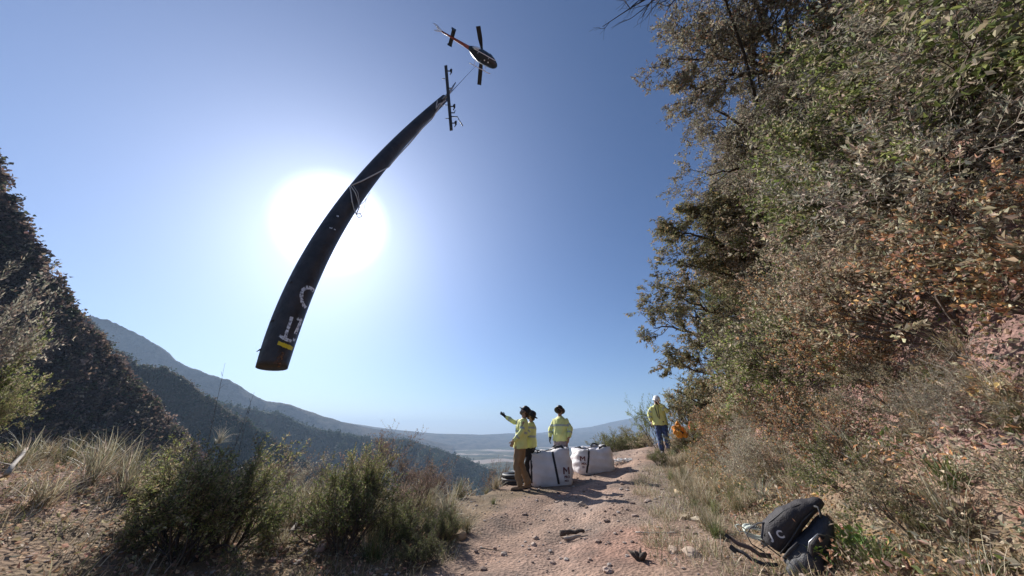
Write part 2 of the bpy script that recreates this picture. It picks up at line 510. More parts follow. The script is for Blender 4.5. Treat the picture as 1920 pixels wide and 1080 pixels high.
class Grower:
    def __init__(s, trop=(0, 0, .15), leaf_per=10, leaf_len=.035, wr=.5, leaf_dir=None, spread_ang=.6, kids=4, wiggle=.18, leafr=.03, sides=4, shrink=.62):
        s.mb = MB(); s.P = []; s.D = []
        s.trop = Vector(trop); s.lp = leaf_per; s.ll = leaf_len; s.wr = wr; s.ld = leaf_dir
        s.ang = spread_ang; s.kids = kids; s.wig = wiggle; s.lr = leafr; s.sides = sides; s.shrink = shrink
    def branch(s, p, d, L, r, lev, nseg=4):
        pts = [Vector(p)]; d = Vector(d).normalized()
        for i in range(nseg):
            d = (perturb(d, s.wig * abs(rng.normal())) + s.trop * (1.0 / nseg)).normalized()
            pts.append(pts[-1] + d * (L / nseg))
        rad = [max(.0016, r * (1 - .55 * i / nseg)) for i in range(nseg + 1)]
        s.mb.tube(pts, rad, s.sides if lev > 0 else 3, cap=False)
        s.kidsof(pts, rad, L, lev)
    def kidsof(s, pts, rad, L, lev, start=.3):
        n = len(pts) - 1
        if lev > 0:
            k = max(2, int(round(s.kids * (1 + .25 * rng.normal()))))
            for j in range(k):
                f = start + (1 - start) * (j + rng.random()) / k
                q = min(n - 1e-3, f * n); i = int(q); fr = q - i
                b = pts[i].lerp(pts[i + 1], fr); dd = (pts[i + 1] - pts[i]).normalized()
                s.branch(b, perturb(dd, s.ang * rng.uniform(.6, 1.3)), L * s.shrink * rng.uniform(.7, 1.25), rad[i] * .6, lev - 1, 3 if lev == 1 else 4)
        if lev <= 1:
            m = s.lp if lev == 0 else s.lp // 2
            for j in range(m):
                f = rng.uniform(.15, 1.02) * n; f = min(n - 1e-3, f); i = int(f)
                b = pts[i].lerp(pts[i + 1], f - i); dd = (pts[i + 1] - pts[i]).normalized()
                s.P.append(b + Vector(rng.normal(size=3)) * s.lr * .4)
                q = perturb(dd, rng.uniform(.4, 1.3))
                if s.ld is not None: q = (q * .6 + Vector(s.ld)).normalized()
                s.D.append(q)
    def meshes(s, name, palette, weights=None, maxleaf=None, bark=M_BARK):
        P = np.array([tuple(q) for q in s.P]); D = np.array([tuple(q) for q in s.D])
        if maxleaf and len(P) > maxleaf:
            k = rng.choice(len(P), maxleaf, replace=False); P, D = P[k], D[k]
        n = len(P)
        L = s.ll * rng.uniform(.5, 1.15, n)
        # clumped tint: hue varies through the crown by position so that sprays differ
        T = pick_tints(n, palette, weights)
        cl = fbm(P[:, 0] * 2.3 + 5, P[:, 1] * 2.3 + P[:, 2] * 1.9, int(rng.integers(99)), 3)
        T = T * (1 + .5 * cl)[:, None]
        V, Fq, TT = leaf_arrays(P, D, L, L * s.wr, np.clip(T, .005, .9))
        lm = fast_mesh(name + '_foliage', V, Fq, False, TT); lm.materials.append(M_LEAF)
        bm_ = s.mb.mesh(name + '_stems'); bm_.materials.append(bark)
        return bm_, lm

OLIVE = [(.20, .18, .11), (.15, .14, .09), (.26, .225, .155), (.33, .28, .20)]
GREEN = [(.11, .135, .04), (.15, .18, .055), (.08, .10, .035), (.22, .23, .08)]
SAGE = [(.30, .27, .21), (.22, .21, .16), (.38, .33, .25), (.17, .165, .125)]
RUST = [(.42, .23, .12), (.33, .18, .12), (.27, .16, .12), (.48, .31, .14)]
shr_pink = [(.36, .26, .19), (.29, .215, .16), (.24, .19, .14), (.40, .33, .24)]
PURP = [(.21, .175, .155), (.27, .22, .19), (.15, .135, .11), (.3, .25, .18)]
STRAW = [(.42, .35, .24), (.34, .28, .18), (.28, .22, .13), (.5, .44, .33)]

PROTO = {}
def shrub_proto(key, palette, weights=None, seed=1, h=1.6, n_main=7, lean=.55, **kw):
    global rng
    rng = np.random.default_rng(seed)
    bark = kw.pop('bark', M_BARK); lev = kw.pop('levels', 3); r0 = kw.pop('r0', .018)
    g = Grower(**kw)
    for i in range(n_main):
        a = 2 * math.pi * (i + rng.random() * .7) / n_main
        e = lean * rng.uniform(.3, 1.25)
        d = Vector((math.cos(a) * math.sin(e), math.sin(a) * math.sin(e), math.cos(e)))
        g.branch((math.cos(a) * .05, math.sin(a) * .05, -.12), d, h * .55 * rng.uniform(.8, 1.2), r0, lev)
    PROTO[key] = g.meshes(key, palette, weights, bark=bark)

LEAFY = dict(kids=4, spread_ang=.65, shrink=.62)
shrub_proto('olive_a', OLIVE + [(.34, .25, .17)], seed=1, leaf_per=15, leaf_len=.050, wr=.5, **LEAFY)
shrub_proto('olive_b', OLIVE + [(.24, .14, .08)], seed=2, leaf_per=13, leaf_len=.060, wr=.55, lean=.75, **LEAFY)
shrub_proto('sage_a', SAGE, seed=3, n_main=10, leaf_per=13, leaf_len=.042, wr=.32, lean=.6, bark=M_TWIG, r0=.009, **LEAFY)
shrub_proto('sage_b', SAGE + [(.18, .13, .10)], seed=4, n_main=9, leaf_per=12, leaf_len=.052, wr=.35, lean=.8, bark=M_TWIG, r0=.009, **LEAFY)
shrub_proto('green_a', GREEN, seed=5, leaf_per=15, leaf_len=.045, wr=.4, **LEAFY)
shrub_proto('green_b', GREEN + OLIVE, seed=6, leaf_per=14, leaf_len=.055, wr=.5, lean=.8, **LEAFY)
shrub_proto('brown_a', [(.15, .10, .08), (.19, .125, .10), (.12, .085, .07), (.17, .14, .09)], seed=17, n_main=8, leaf_per=10, leaf_len=.04, wr=.45, **LEAFY)
shrub_proto('rust_a', RUST + OLIVE[:2] + SAGE[:2], seed=7, leaf_per=11, leaf_len=.062, wr=.6, **LEAFY)
shrub_proto('pink_a', shr_pink + SAGE[:1], seed=18, n_main=8, leaf_per=11, leaf_len=.055, wr=.55, lean=.7, **LEAFY)
shrub_proto('purple_a', PURP, seed=8, n_main=8, leaf_per=9, leaf_len=.038, wr=.45, lean=.65, kids=4, spread_ang=.55, shrink=.62)

def shrub(key, loc, scale, label, group=None, rot=None, tilt=(0, 0), cat='shrub', name='shrub'):
    o = empty(name, loc)
    s = scale if hasattr(scale, '__len__') else (scale,) * 3
    o.scale = s
    o.rotation_euler = (tilt[0], tilt[1], random.uniform(0, 6.28) if rot is None else rot)
    if tilt != (0, 0):
        q = Euler((tilt[0], tilt[1], 0)).to_quaternion() @ Euler((0, 0, o.rotation_euler.z)).to_quaternion()
        o.rotation_euler = q.to_euler()
    tag(o, label, cat, group)
    b, l = PROTO[key]
    link('stems', b, o)
    tag(link('foliage', l, o), kind='stuff')
    return o

shrub_proto('bare_a', STRAW[:1], seed=61, h=1.7, n_main=5, lean=.7, leaf_per=2, leaf_len=.03, wr=.4, bark=M_DEAD, r0=.016, kids=3, spread_ang=.6, shrink=.68, wiggle=.3)
shrub_proto('bare_dark', PURP[:1], seed=62, h=1.9, n_main=4, lean=.8, leaf_per=2, leaf_len=.03, wr=.4, bark=M_BARK, r0=.022, kids=3, spread_ang=.6, shrink=.68, wiggle=.3)
# --- the steep bank: scattered shrubs
def scatter_bank():
    rs = random.Random(5)
    keys = ['olive_a', 'olive_b', 'sage_a', 'sage_b', 'green_b', 'rust_a', 'pink_a', 'olive_a', 'olive_b', 'sage_b', 'rust_a', 'green_b', 'rust_a', 'green_a', 'sage_b', 'green_a']
    names = {'olive': 'olive leaved shrub', 'sage': 'grey sage shrub', 'green': 'greener shrub', 'rust': 'rust leaved shrub', 'pink': 'pinkish dry shrub'}
    pts = []
    tries = 0
    while len(pts) < 290 and tries < 20000:
        tries += 1
        y = rs.uniform(.0, 15); s = rs.choice([rs.uniform(.9, 2.4), rs.uniform(1.8, 6.0), rs.uniform(1.8, 6.0)])
        x = float(np.interp(y, TOE_Y, TOE_X)) + s
        near = math.hypot(x, y)
        sp = .42 + .045 * near
        z = hz(x, y)
        if s < 2.0 and .8 < y < 3.2 and rs.random() < .35: continue
        if any((x - a) ** 2 + (y - b) ** 2 + .6 * (z - c) ** 2 < sp * sp for a, b, c in pts): continue
        if near < 2.9 or (near < 3.9 and s > 1.5): continue
        if math.degrees(math.atan2(x, y)) < 40.5 and s > 1.7: continue
        pts.append((x, y, z))
        k = rs.choice(keys)
        s_ = rs.uniform(.75, 1.2) * (.52 if s < 2.0 else .9 if s < 3.0 else 1.2)
        if near < 4.5: s_ *= .75
        kind = k.split('_')[0]
        az = math.degrees(math.atan2(x, y)); hgt = 'at the foot of' if s < 1.9 else 'halfway up' if s < 3.6 else 'high on'
        plc = 'behind the leaning sumac' if az < 42 else 'above the black backpack' if az < 56 else 'toward the right edge' if az < 70 else 'at the right edge'
        lb = names[kind] + ' ' + hgt + ' the bank ' + plc
        sh_ = shrub(k, (x, y, z), (s_, s_, s_ * rs.uniform(.85, 1.15)), lb, kind + ' shrubs ' + hgt + ' the bank ' + plc, tilt=(rs.uniform(-.1, .25), -.6 if s > 1.8 else -.25))
        made.setdefault(lb, []).append((az, sh_))
    # shrubs that share a description are told apart by their order along the bank
    for lb, L in made.items():
        if len(L) > 1:
            L.sort(key=lambda q: q[0])
            for i, (_, o_) in enumerate(L):
                o_['label'] = lb + ', ' + ('leftmost' if i == 0 else 'rightmost' if i == len(L) - 1 else ORD[i] + ' from left')
ORD = ['first', 'second', 'third', 'fourth', 'fifth', 'sixth', 'seventh', 'eighth', 'ninth', 'tenth', 'eleventh', 'twelfth', 'thirteenth', 'fourteenth', 'fifteenth'] + ['later'] * 40
made = {}
scatter_bank()

# --- big trees
def limb_tree(name, limbs, palette, weights, label, seed, lev=3, L0=1.2, start=.25, **kw):
    """limbs: list of (points in space, radii). Sub-branches grow from each limb."""
    global rng
    rng = np.random.default_rng(seed)
    bark = kw.pop('bark', M_BARK)
    g = Grower(**kw)
    trunk = MB()
    root = Vector(limbs[0][0][0])
    for pts, r0, r1 in limbs:
        # subdivide and wobble
        P = [Vector(p) - root for p in pts]
        Q = []
        for i in range(len(P) - 1):
            for k in range(4):
                q = P[i].lerp(P[i + 1], k / 4)
                if i + k: q += Vector(rng.normal(size=3)) * .03
                Q.append(q)
        Q.append(P[-1])
        rad = [r0 + (r1 - r0) * i / (len(Q) - 1) for i in range(len(Q))]
        trunk.tube(Q, rad, 8)
        n = len(Q)
        tot = sum((Q[i + 1] - Q[i]).length for i in range(n - 1))
        k = int(tot / .22)
        for j in range(k):
            f = start + (1 - start) * (j + rng.random()) / k
            q = min(n - 1.001, f * (n - 1)); i = int(q)
            b = Q[i].lerp(Q[i + 1], q - i); dd = (Q[i + 1] - Q[i]).normalized()
            g.branch(b, perturb(dd, rng.uniform(.5, 1.2)), L0 * rng.uniform(.6, 1.2) * (1.2 - .5 * f), max(.008, rad[i] * .45), lev)
    o = empty(name, root)
    tag(o, label, 'tree')
    b, l = g.meshes(name, palette, weights, bark=bark)
    trunk.build('trunk', bark, o)
    link('branches', b, o)
    tag(link('foliage', l, o), kind='stuff')
    return o

def A(*a): return [at(*q) for q in a]
tree_base = Vector((7.2, 7.0, 0)); tree_base.z = hz(7.2, 7.0) - .2
j1 = at(1505, 640, 8.2)
limb_tree('tree', [
    ([tree_base, at(1540, 700, 8.5), j1], .13, .10),
    ([j1] + A((1440, 652, 8.2), (1380, 652, 8.1), (1320, 640, 8.0), (1262, 612, 7.9), (1225, 615, 7.8)), .075, .012),
    ([j1] + A((1450, 600, 8.2), (1400, 590, 8.2), (1340, 585, 8.0), (1280, 560, 7.8), (1235, 540, 7.8)), .07, .012),
    ([j1] + A((1470, 570, 8.0), (1420, 510, 7.8), (1360, 460, 7.6), (1300, 440, 7.4), (1262, 440, 7.3)), .08, .012),
    ([j1] + A((1490, 540, 7.8), (1450, 470, 7.5), (1400, 410, 7.2), (1340, 400, 7.0)), .07, .012),
    ([j1] + A((1500, 520, 7.8), (1500, 430, 7.2), (1470, 360, 7.0)), .07, .012),
    ([j1] + A((1450, 560, 8.0), (1390, 520, 7.9), (1330, 510, 7.8), (1270, 490, 7.7)), .06, .010),
    ([j1] + A((1440, 500, 7.9), (1350, 430, 7.6), (1290, 405, 7.5)), .05, .010),
    ([tree_base] + A((1500, 730, 8.4), (1420, 720, 8.3), (1340, 705, 8.2), (1260, 680, 8.2)), .07, .012),
    ([tree_base] + A((1520, 760, 8.6), (1430, 790, 8.7), (1350, 770, 8.9), (1290, 745, 9.0)), .06, .012),
], [(.19, .18, .09), (.13, .135, .07), (.26, .22, .13), (.30, .20, .10), (.12, .10, .085)], [4, 4, 3, 2, 2],
    'leaning sumac tree with drooping narrow leaves reaching over the track', 21, lev=2, L0=.72, leaf_per=17, leaf_len=.095, wr=.32, leaf_dir=(0, 0, -.45),
    kids=4, spread_ang=.6, trop=(-.05, 0, .12), sides=4, start=.3)

def canopy(px_pts, label, seed, palette, weights, base_px, **kw):
    base = base_px
    limbs = []
    hub = at(*px_pts[0])
    limbs.append(([base, base.lerp(hub, .5) + Vector((.3, .2, 0)), hub], .15, .09))
    for p in px_pts[1:]:
        e = at(*p)
        limbs.append(([hub, hub.lerp(e, .5) + Vector((0, 0, .25)), e], .06, .012))
    return limb_tree('tree', limbs, palette, weights, label, seed, **kw)

def gb(x, y): return Vector((x, y, hz(x, y) - .2))
cp = dict(lev=3, L0=.85, leaf_per=9, leaf_len=.056, wr=.5, kids=4, spread_ang=.7, trop=(-.05, 0, .05))
canopy([(1480, 330, 7.0), (1330, 330, 6.6), (1380, 250, 6.4), (1330, 190, 6.2), (1420, 130, 6.2), (1500, 200, 6.4), (1560, 260, 6.4), (1430, 300, 6.4), (1375, 380, 7.2), (1560, 400, 7.0)],
       'tall grey brown thicket tree above the leaning sumac', 31, PURP[:2] + OLIVE + SAGE[:2], None, gb(7.5, 5.5), **cp)
canopy([(1480, 130, 6.2), (1270, 110, 6.0), (1300, 170, 6.1), (1330, 60, 5.8), (1420, 20, 5.6), (1520, 50, 5.6), (1500, -60, 5.4), (1380, -60, 5.4)],
       'olive leaved tree arching over at the top of the bank', 32, OLIVE + SAGE[:2] + [(.22, .12, .07)], None, gb(6.6, 4.2), **cp)
cp = dict(cp, leaf_len=.046, leaf_per=11)
canopy([(1720, 180, 5.8), (1600, 130, 5.8), (1620, 30, 5.5), (1700, -30, 5.4), (1820, 60, 5.2), (1900, 160, 5.2), (1840, 260, 5.4), (1660, 280, 5.9), (1900, -60, 5.2), (1780, 330, 5.6)],
       'rusty leaved tree leaning out above the near bank', 33, OLIVE + SAGE[:2] + RUST, [4, 3, 3, 3, 3, 2, 1, 1, 1, 1], gb(6.2, 2.8), **cp)

for bx, by, bk, bs, bl in [(1660, 330, 'bare_a', .8, 'pale bare dead shrub high on the bank among rust leaves'), (1780, 520, 'bare_a', .55, 'pale bare dead shrub at mid height near the right edge'),
    (1700, 640, 'bare_a', .5, 'pale bare dead shrub above the pink soil patch'), (1560, 640, 'bare_dark', .7, 'dark leafless shrub right of the sumac trunk'),
    (1800, 250, 'bare_dark', .8, 'dark leafless shrub near the upper right corner'), (1860, 760, 'bare_a', .4, 'pale leafless shrub low at the right edge'),
    (1620, 800, 'bare_a', .38, 'pale leafless shrub behind the backpack'), (1500, 790, 'bare_a', .5, 'pale leafless shrub low on the bank under the sumac')]:
    p = hit(bx, by)
    shrub(bk, (p.x + .12, p.y, p.z), bs, bl, None, tilt=(.05, -.75))

# dead twigs reaching in at the top edge
def dead_twigs():
    global rng
    rng = np.random.default_rng(91)
    g = Grower(leaf_per=0, kids=5, spread_ang=.55, trop=(-.1, 0, -.25), wiggle=.25, sides=4, shrink=.55)
    root = at(1330, -60, 4.6)
    for e in [(1130, 50, 4.4), (1190, 30, 4.4), (1110, -20, 4.4), (1250, 20, 4.5)]:
        q = [root.lerp(at(*e), f) + Vector((0, 0, .12 * math.sin(f * 3.1))) for f in (0, .25, .5, .75, 1)]
        q = [p - root for p in q]
        rad = [.022, .018, .013, .008, .004]
        g.mb.tube(q, rad, 6); g.kidsof(q, rad, .75, 2, .35)
    o = empty('dead_branch', root)
    tag(o, 'bare dark branch with fine twigs hanging at the top edge of the sky', 'branch')
    limb = MB(); b = gb(6.6, 4.2) - root
    limb.tube([Vector((0, 0, 0)), b * .12 + Vector((.1, .1, .25)), b * .3 + Vector((.2, .35, .4)), b * .5 + Vector((.1, .55, .35)), b * .75 + Vector((.25, .3, .3)), b], [.018, .02, .026, .032, .045, .06], 7).build('limb', M_DARKTWIG, o)
    g.mb.build('twigs', M_DARKTWIG, o)
dead_twigs()

# scrub clumps that texture the far slopes
def clumps(name, V, lo, hi, n, size, per, palette, label, seed, mat=M_LEAF, urange=(0, 1), bias=1.0):
    global rng
    rng = np.random.default_rng(seed)
    nr, nc = V.shape[:2]
    r = lo + (hi - lo) * rng.random(n) ** bias
    c = (urange[0] + (urange[1] - urange[0]) * rng.random(n)) * (nc - 2)
    i, j = r.astype(int), c.astype(int); fr, fc = (r - i)[:, None], (c - j)[:, None]
    P = (V[i, j] * (1 - fr) + V[i + 1, j] * fr) * (1 - fc) + (V[i, j + 1] * (1 - fr) + V[i + 1, j + 1] * fr) * fc
    S = size * rng.uniform(.5, 1.5, n)
    off = rng.normal(size=(n, per, 3)) * .33; off[:, :, 2] = np.abs(off[:, :, 2]) * 1.1
    C = P[:, None, :] + off * S[:, None, None]
    T = pick_tints(n, palette, None, .3)
    T = np.repeat(T[:, None, :], per, 1) * rng.uniform(.7, 1.35, (n, per, 1))
    m = n * per
    L = np.repeat(S[:, None], per, 1).ravel() * .42
    Vv, Ff, TT = leaf_arrays(C.reshape(-1, 3), rng.normal(size=(m, 3)), L, L * .8, T.reshape(-1, 3))
    me = fast_mesh(name, Vv, Ff, False, TT); me.materials.append(mat)
    tag(link(name, me), label, kind='stuff')
clumps('hill_scrub', H2V, 7, 50, 9000, 9.0, 6, [(.02, .035, .02), (.045, .045, .03), (.06, .045, .035)], 'dark scrub dotted over the middle hill', 52)
clumps('hill_scrub', H4V, 7, 50, 7000, 17.0, 6, [(.015, .032, .024), (.03, .045, .03)], 'dark woodland dotted over the blue green foothill', 53)
clumps('chaparral', H1V, 6, 60, 8000, 3.4, 16, [(.06, .048, .045), (.09, .066, .056), (.05, .046, .038), (.12, .08, .063), (.18, .135, .10), (.07, .075, .045)], 'dark dry chaparral covering the steep left hillside', 51, bias=1.3)

# scrub on the slope just below the ledge
def slope_scrub():
    rs = random.Random(15)
    k = 0
    for _ in range(400):
        x = rs.uniform(-5.5, 9); d = rs.uniform(.5, 14)
        ye = float(np.interp(x, EDG_X, EDG_Y)); y = ye + d
        if .0 < x < 4.0 and d < 2.2: continue
        z = hz(x, y)
        key = rs.choice(['brown_a', 'purple_a', 'brown_a', 'brown_a', 'purple_a', 'olive_b'])
        s_ = rs.uniform(.6, 1.1)
        if x < -.1: d *= .35; y = ye + d; z = hz(x, y); s_ *= 1.0
        if x > -.1 and z + 1.3 * s_ > 1.17 - .10 * y + .05: s_ *= .7
        if -1.0 < x < -.1: s_ *= .6
        elif x < -.1: s_ *= .62 if key == 'purple_a' else .8
        if k >= 80: break
        k += 1
        zn = 'behind the big green bush' if x / y < -.62 else 'behind the middle bush' if x / y < -.3 else 'between the middle bush and the tyre' if x / y < -.02 else 'behind the people and bags'
        kd = {'brown': 'reddish brown', 'purple': 'bare purple grey', 'olive': 'olive'}[key.split('_')[0]]
        shrub(key, (x, y, z), s_, kd + ' brush below the ledge ' + zn, kd + ' brush ' + zn, cat='brush', name='brush')
slope_scrub()

# ------------------------------------------------------------------ grasses
GT = {}
def tuft_proto(key, n, L, palette, seed, spread=.6, width=.006, droop=.9, weights=None, base=.05, segs=5):
    r = np.random.default_rng(seed)
    az = r.uniform(0, 2 * np.pi, n); ti = np.abs(r.normal(0, spread, n)) + .05
    ln = L * r.uniform(.45, 1.15, n); dr = droop * r.uniform(.4, 1.4, n)
    bx = r.normal(0, base, (n, 2))
    V = np.zeros((n, segs + 1, 2, 3)); 
    p = np.stack([bx[:, 0], bx[:, 1], np.full(n, -.03)], 1)
    side = np.stack([-np.sin(az), np.cos(az), np.zeros(n)], 1)
    tw = r.uniform(-.8, .8, n)
    for k in range(segs + 1):
        f = k / segs
        a = ti + dr * f * f
        d = np.stack([np.sin(a) * np.cos(az), np.sin(a) * np.sin(az), np.cos(a)], 1)
        sd = side * np.cos(tw)[:, None] + np.cross(side, d) * np.sin(tw)[:, None]
        wd = (width * (1 - f * .9) * (.5 + f if f < .5 else 1))
        V[:, k, 0] = p - sd * wd; V[:, k, 1] = p + sd * wd
        p = p + d * (ln / segs)[:, None]
    I = np.arange(n * (segs + 1) * 2).reshape(n, segs + 1, 2)
    Fq = np.stack([I[:, :-1, 0], I[:, :-1, 1], I[:, 1:, 1], I[:, 1:, 0]], -1).reshape(-1, 4)
    global rng
    rng = r
    T = np.repeat(pick_tints(n, palette, weights), (segs + 1) * 2, axis=0)
    GT[key] = (V.reshape(-1, 3), Fq, T)
tuft_proto('straw_a', 150, .5, STRAW, 1)
tuft_proto('straw_b', 110, .62, STRAW + OLIVE, 2, spread=.45)
tuft_proto('green_g', 120, .42, [(.14, .17, .06), (.20, .22, .08), (.26, .25, .12), (.10, .13, .05)], 3, spread=.5)
tuft_proto('mixed', 150, .55, STRAW[1:3] + [(.15, .16, .07), (.20, .19, .09)], 4, spread=.55)
tuft_proto('pale', 90, .75, [(.55, .50, .40), (.42, .40, .30), (.33, .36, .27)], 5, spread=.6, width=.009, droop=1.3)
tuft_proto('short', 60, .14, STRAW + [(.18, .19, .08)], 6, spread=.9, width=.0035)
GM = {}
for k_, (v_, f_, t_) in GT.items():
    me_ = fast_mesh('grass_' + k_, v_, f_, False, t_); me_.materials.append(M_GRASS); GM[k_] = me_

def tuft(key, loc, s, label, group=None, name='grass_tuft', tilt=None):
    o = link(name, GM[key]); o.location = loc; o.scale = (s, s, s)
    o.rotation_euler = (random.uniform(-.15, .15), random.uniform(-.15, .15), random.uniform(0, 6.28))
    if tilt: o.rotation_euler = tilt
    return tag(o, label, 'grass tuft', group)

def grass_mass(name, pts, keys, label, seed, slo=.6, shi=1.2):
    r = np.random.default_rng(seed)
    Vs, Fs, Ts = [], [], []; b = 0
    for (x, y, z) in pts:
        v, f, t = GT[keys[r.integers(len(keys))]]
        a = r.uniform(0, 6.28); s = r.uniform(slo, shi)
        sub = r.integers(0, 3)
        c, q = math.cos(a) * s, math.sin(a) * s
        X = np.stack([v[:, 0] * c - v[:, 1] * q + x, v[:, 0] * q + v[:, 1] * c + y, v[:, 2] * s + z], 1)
        Vs.append(X); Fs.append(f + b); Ts.append(t * r.uniform(.8, 1.2)); b += len(v)
    me = fast_mesh(name, np.concatenate(Vs), np.concatenate(Fs), False, np.concatenate(Ts)); me.materials.append(M_GRASS)
    return tag(link(name, me), label, kind='stuff')

def rpts(n, xr, yr, cond, seed):
    r = random.Random(seed); out = []
    while len(out) < n:
        x, y = r.uniform(*xr), r.uniform(*yr)
        if cond(x, y): out.append((x, y, hz(x, y)))
    return out
toe = lambda y: float(np.interp(y, TOE_Y, TOE_X))
edg = lambda x: float(np.interp(x, EDG_X, EDG_Y))
grass_mass('grass', rpts(330, (1.5, 12), (1.6, 15), lambda x, y: -.15 < x - toe(y) < 2.0 and math.hypot(x, y) > 2.4 and not (2.0 < x < 3.2 and 2.6 < y < 4.0), 3), ['straw_a', 'mixed', 'straw_b', 'straw_a', 'green_g'], 'dry tangled grass at the foot of the bank', 4, .35, .75)
grass_mass('grass', rpts(120, (-9, -3.4), (1.5, 6.5), lambda x, y: math.hypot(x, y) > 4.2 and y < edg(x) + .6 and -x > 3.6 + .35 * max(0, 3 - y), 5), ['straw_a', 'mixed', 'straw_b', 'green_g'], 'dry grass along the crest of the left berm', 6, .4, .8)
grass_mass('grass', rpts(260, (-6, 6), (3, 13), lambda x, y: y < edg(x) - .2 and x < toe(y) + .3 and (x < -.9 or x - toe(y) > -.7 or y > edg(x) - .8) and not (-.4 < x < 4.5 and 7 < y < 12), 7), ['short'], 'sparse short dry grass on the dirt', 8, .5, 1.3)
grass_mass('grass', rpts(60, (-6, 0), (5.5, 8.2), lambda x, y: edg(x) - .5 < y < edg(x) + 1.0, 9), ['mixed', 'straw_b', 'straw_a'], 'dry grass along the lip of the drop', 10, .4, .8)

def ring(px, py, t, rad, n, keys, label, seed, slo, shi):
    c = at(px, py, t); r = random.Random(seed); pts = []
    for _ in range(n):
        x, y = c.x + r.gauss(0, rad), c.y + r.gauss(0, rad * .8); pts.append((x, y, hz(x, y)))
    grass_mass('grass', pts, keys, label, seed, slo, shi)
ring(650, 1030, 3.6, .42, 34, ['mixed', 'straw_b', 'green_g', 'straw_a'], 'tangled grass growing through the middle bush', 31, .5, .95)
ring(360, 1040, 3.0, .45, 22, ['mixed', 'green_g', 'straw_b'], 'grass growing around the big green bush', 32, .4, .8)
ring(850, 1020, 3.8, .22, 16, ['mixed', 'straw_a', 'short', 'short'], 'low dry grass spilling onto the left edge of the track', 35, .35, .6)
ring(520, 1040, 3.3, .35, 22, ['straw_a', 'mixed', 'short', 'short'], 'flattened dry grass between the two foreground bushes', 36, .35, .6)
ring(790, 985, 4.6, .35, 14, ['straw_b', 'mixed', 'straw_a'], 'straw grass on the right flank of the middle bush', 33, .6, 1.0)
ring(250, 840, 4.3, .6, 22, ['straw_b', 'mixed', 'straw_a'], 'tall dry grass on the berm behind the big green bush', 34, .5, .85)
for px, py, k, s_, lb in [
    (835, 975, 'pale', .75, 'pale arching grass tuft at the right edge of the middle bush'),
    (780, 930, 'straw_b', 1.0, 'upright straw coloured grass between the middle bush and the drop'),
    (860, 935, 'mixed', .9, 'olive and straw grass tuft nearest the bags on the lip of the drop'),
    (1435, 950, 'pale', .62, 'pale grass tuft fanning out behind the black backpack'),
    (1600, 850, 'pale', .62, 'pale arching grass tuft on the bank above the backpack'),
    (620, 930, 'pale', .75, 'pale grass blades arching left out of the middle bush'),
    (410, 830, 'pale', .7, 'white tipped dry grass arching behind the green bush'),
    (330, 850, 'straw_b', .8, 'dry grass stems leaning left beside the green bush'),
    (1320, 990, 'short', 1.3, 'small low grass patch at the right edge of the track'),
    (925, 945, 'green_g', .35, 'small green weed at the feet of the nearest worker'),
    (1450, 1010, 'short', 1.6, 'short dry grass beside the rope coil')]:
    p = hit(px, py); tuft(k, (p.x, p.y, p.z), s_, lb)

# ------------------------------------------------------------------ bushes beside the track
def bush_at(px, py, key, s_, label, t=None, dz=0, tilt=(0, 0), cat='bush', name='bush'):
    p = hit(px, py) if t is None else at(px, py, t)
    if t is not None: p.z = hz(p.x, p.y)
    return shrub(key, (p.x, p.y, p.z + dz), s_, label, None, tilt=tilt, cat=cat, name=name)
global_rng = rng
shrub_proto('thick_green', [(.12, .135, .045), (.17, .175, .06), (.09, .10, .04), (.20, .17, .09), (.27, .23, .14), (.14, .11, .07)], seed=41, h=1.15, n_main=11, leaf_per=12, leaf_len=.042, wr=.36, lean=.7, kids=5, spread_ang=.55, shrink=.6)
shrub_proto('thick_dark', GREEN[:3] + OLIVE[:2] + [(.12, .09, .06)], seed=42, h=1.1, n_main=12, leaf_per=11, leaf_len=.035, wr=.4, lean=.6, kids=5, spread_ang=.5, shrink=.6)
bush_at(350, 1050, 'thick_green', (.80, .74, .72), 'big bright green bush in the left foreground')
bush_at(425, 1030, 'thick_dark', (.62, .62, .62), 'darker bush crowding the right side of the big green bush')
bush_at(640, 1035, 'thick_dark', (.72, .72, .74), 'tall dark green bush mixed with grass at the middle of the picture')
bush_at(290, 1010, 'thick_green', (.5, .5, .55), 'smaller bush grown into the left side of the big green bush')
bush_at(650, 1000, 'thick_green', (.62, .62, .72), 'green bush grown through the tall middle bush')
bush_at(735, 1020, 'thick_dark', (.5, .5, .42), 'low olive bush against the right side of the middle bush')
bush_at(770, 985, 'brown_a', (.5, .5, .5), 'dry brown bush filling the right flank of the middle bush')
bush_at(830, 1015, 'thick_dark', (.34, .34, .30), 'tiny dark bush added as shade at the left edge of the track')  # added to stand in for the dark shadow of the middle bush
bush_at(790, 1060, 'thick_dark', (.34, .34, .24), 'low dark bush in the shade right of the middle bush')  # dark foliage put in to deepen the shadow beside the middle bush
bush_at(500, 905, 'sage_a', (.62, .62, .62), 'pale grey sage bush between the two green bushes', t=6.0)
bush_at(560, 905, 'sage_b', (.6, .6, .6), 'grey olive sage bush behind the middle bush', t=6.3)
bush_at(-60, 800, 'thick_green', (.45, .45, .7), 'green bush at the far left edge of the picture', t=3.1)
bush_at(-90, 740, 'green_b', (.6, .6, 1.2), 'tan leaved shrub rising behind the left edge bush', t=3.9)
bush_at(-130, 700, 'sage_b', (.7, .7, 1.6), 'sage shrub cut off by the left edge of the picture', t=3.6)
bush_at(1150, 848, 'thick_dark', (1.25, 1.25, .95), 'dark green bush just behind the white rope pile', t=12.6, dz=-.28)
bush_at(1192, 848, 'thick_green', (1.25, 1.25, .95), 'rounded green bush on the lip left of the man in jeans', t=12.4, dz=-.28)
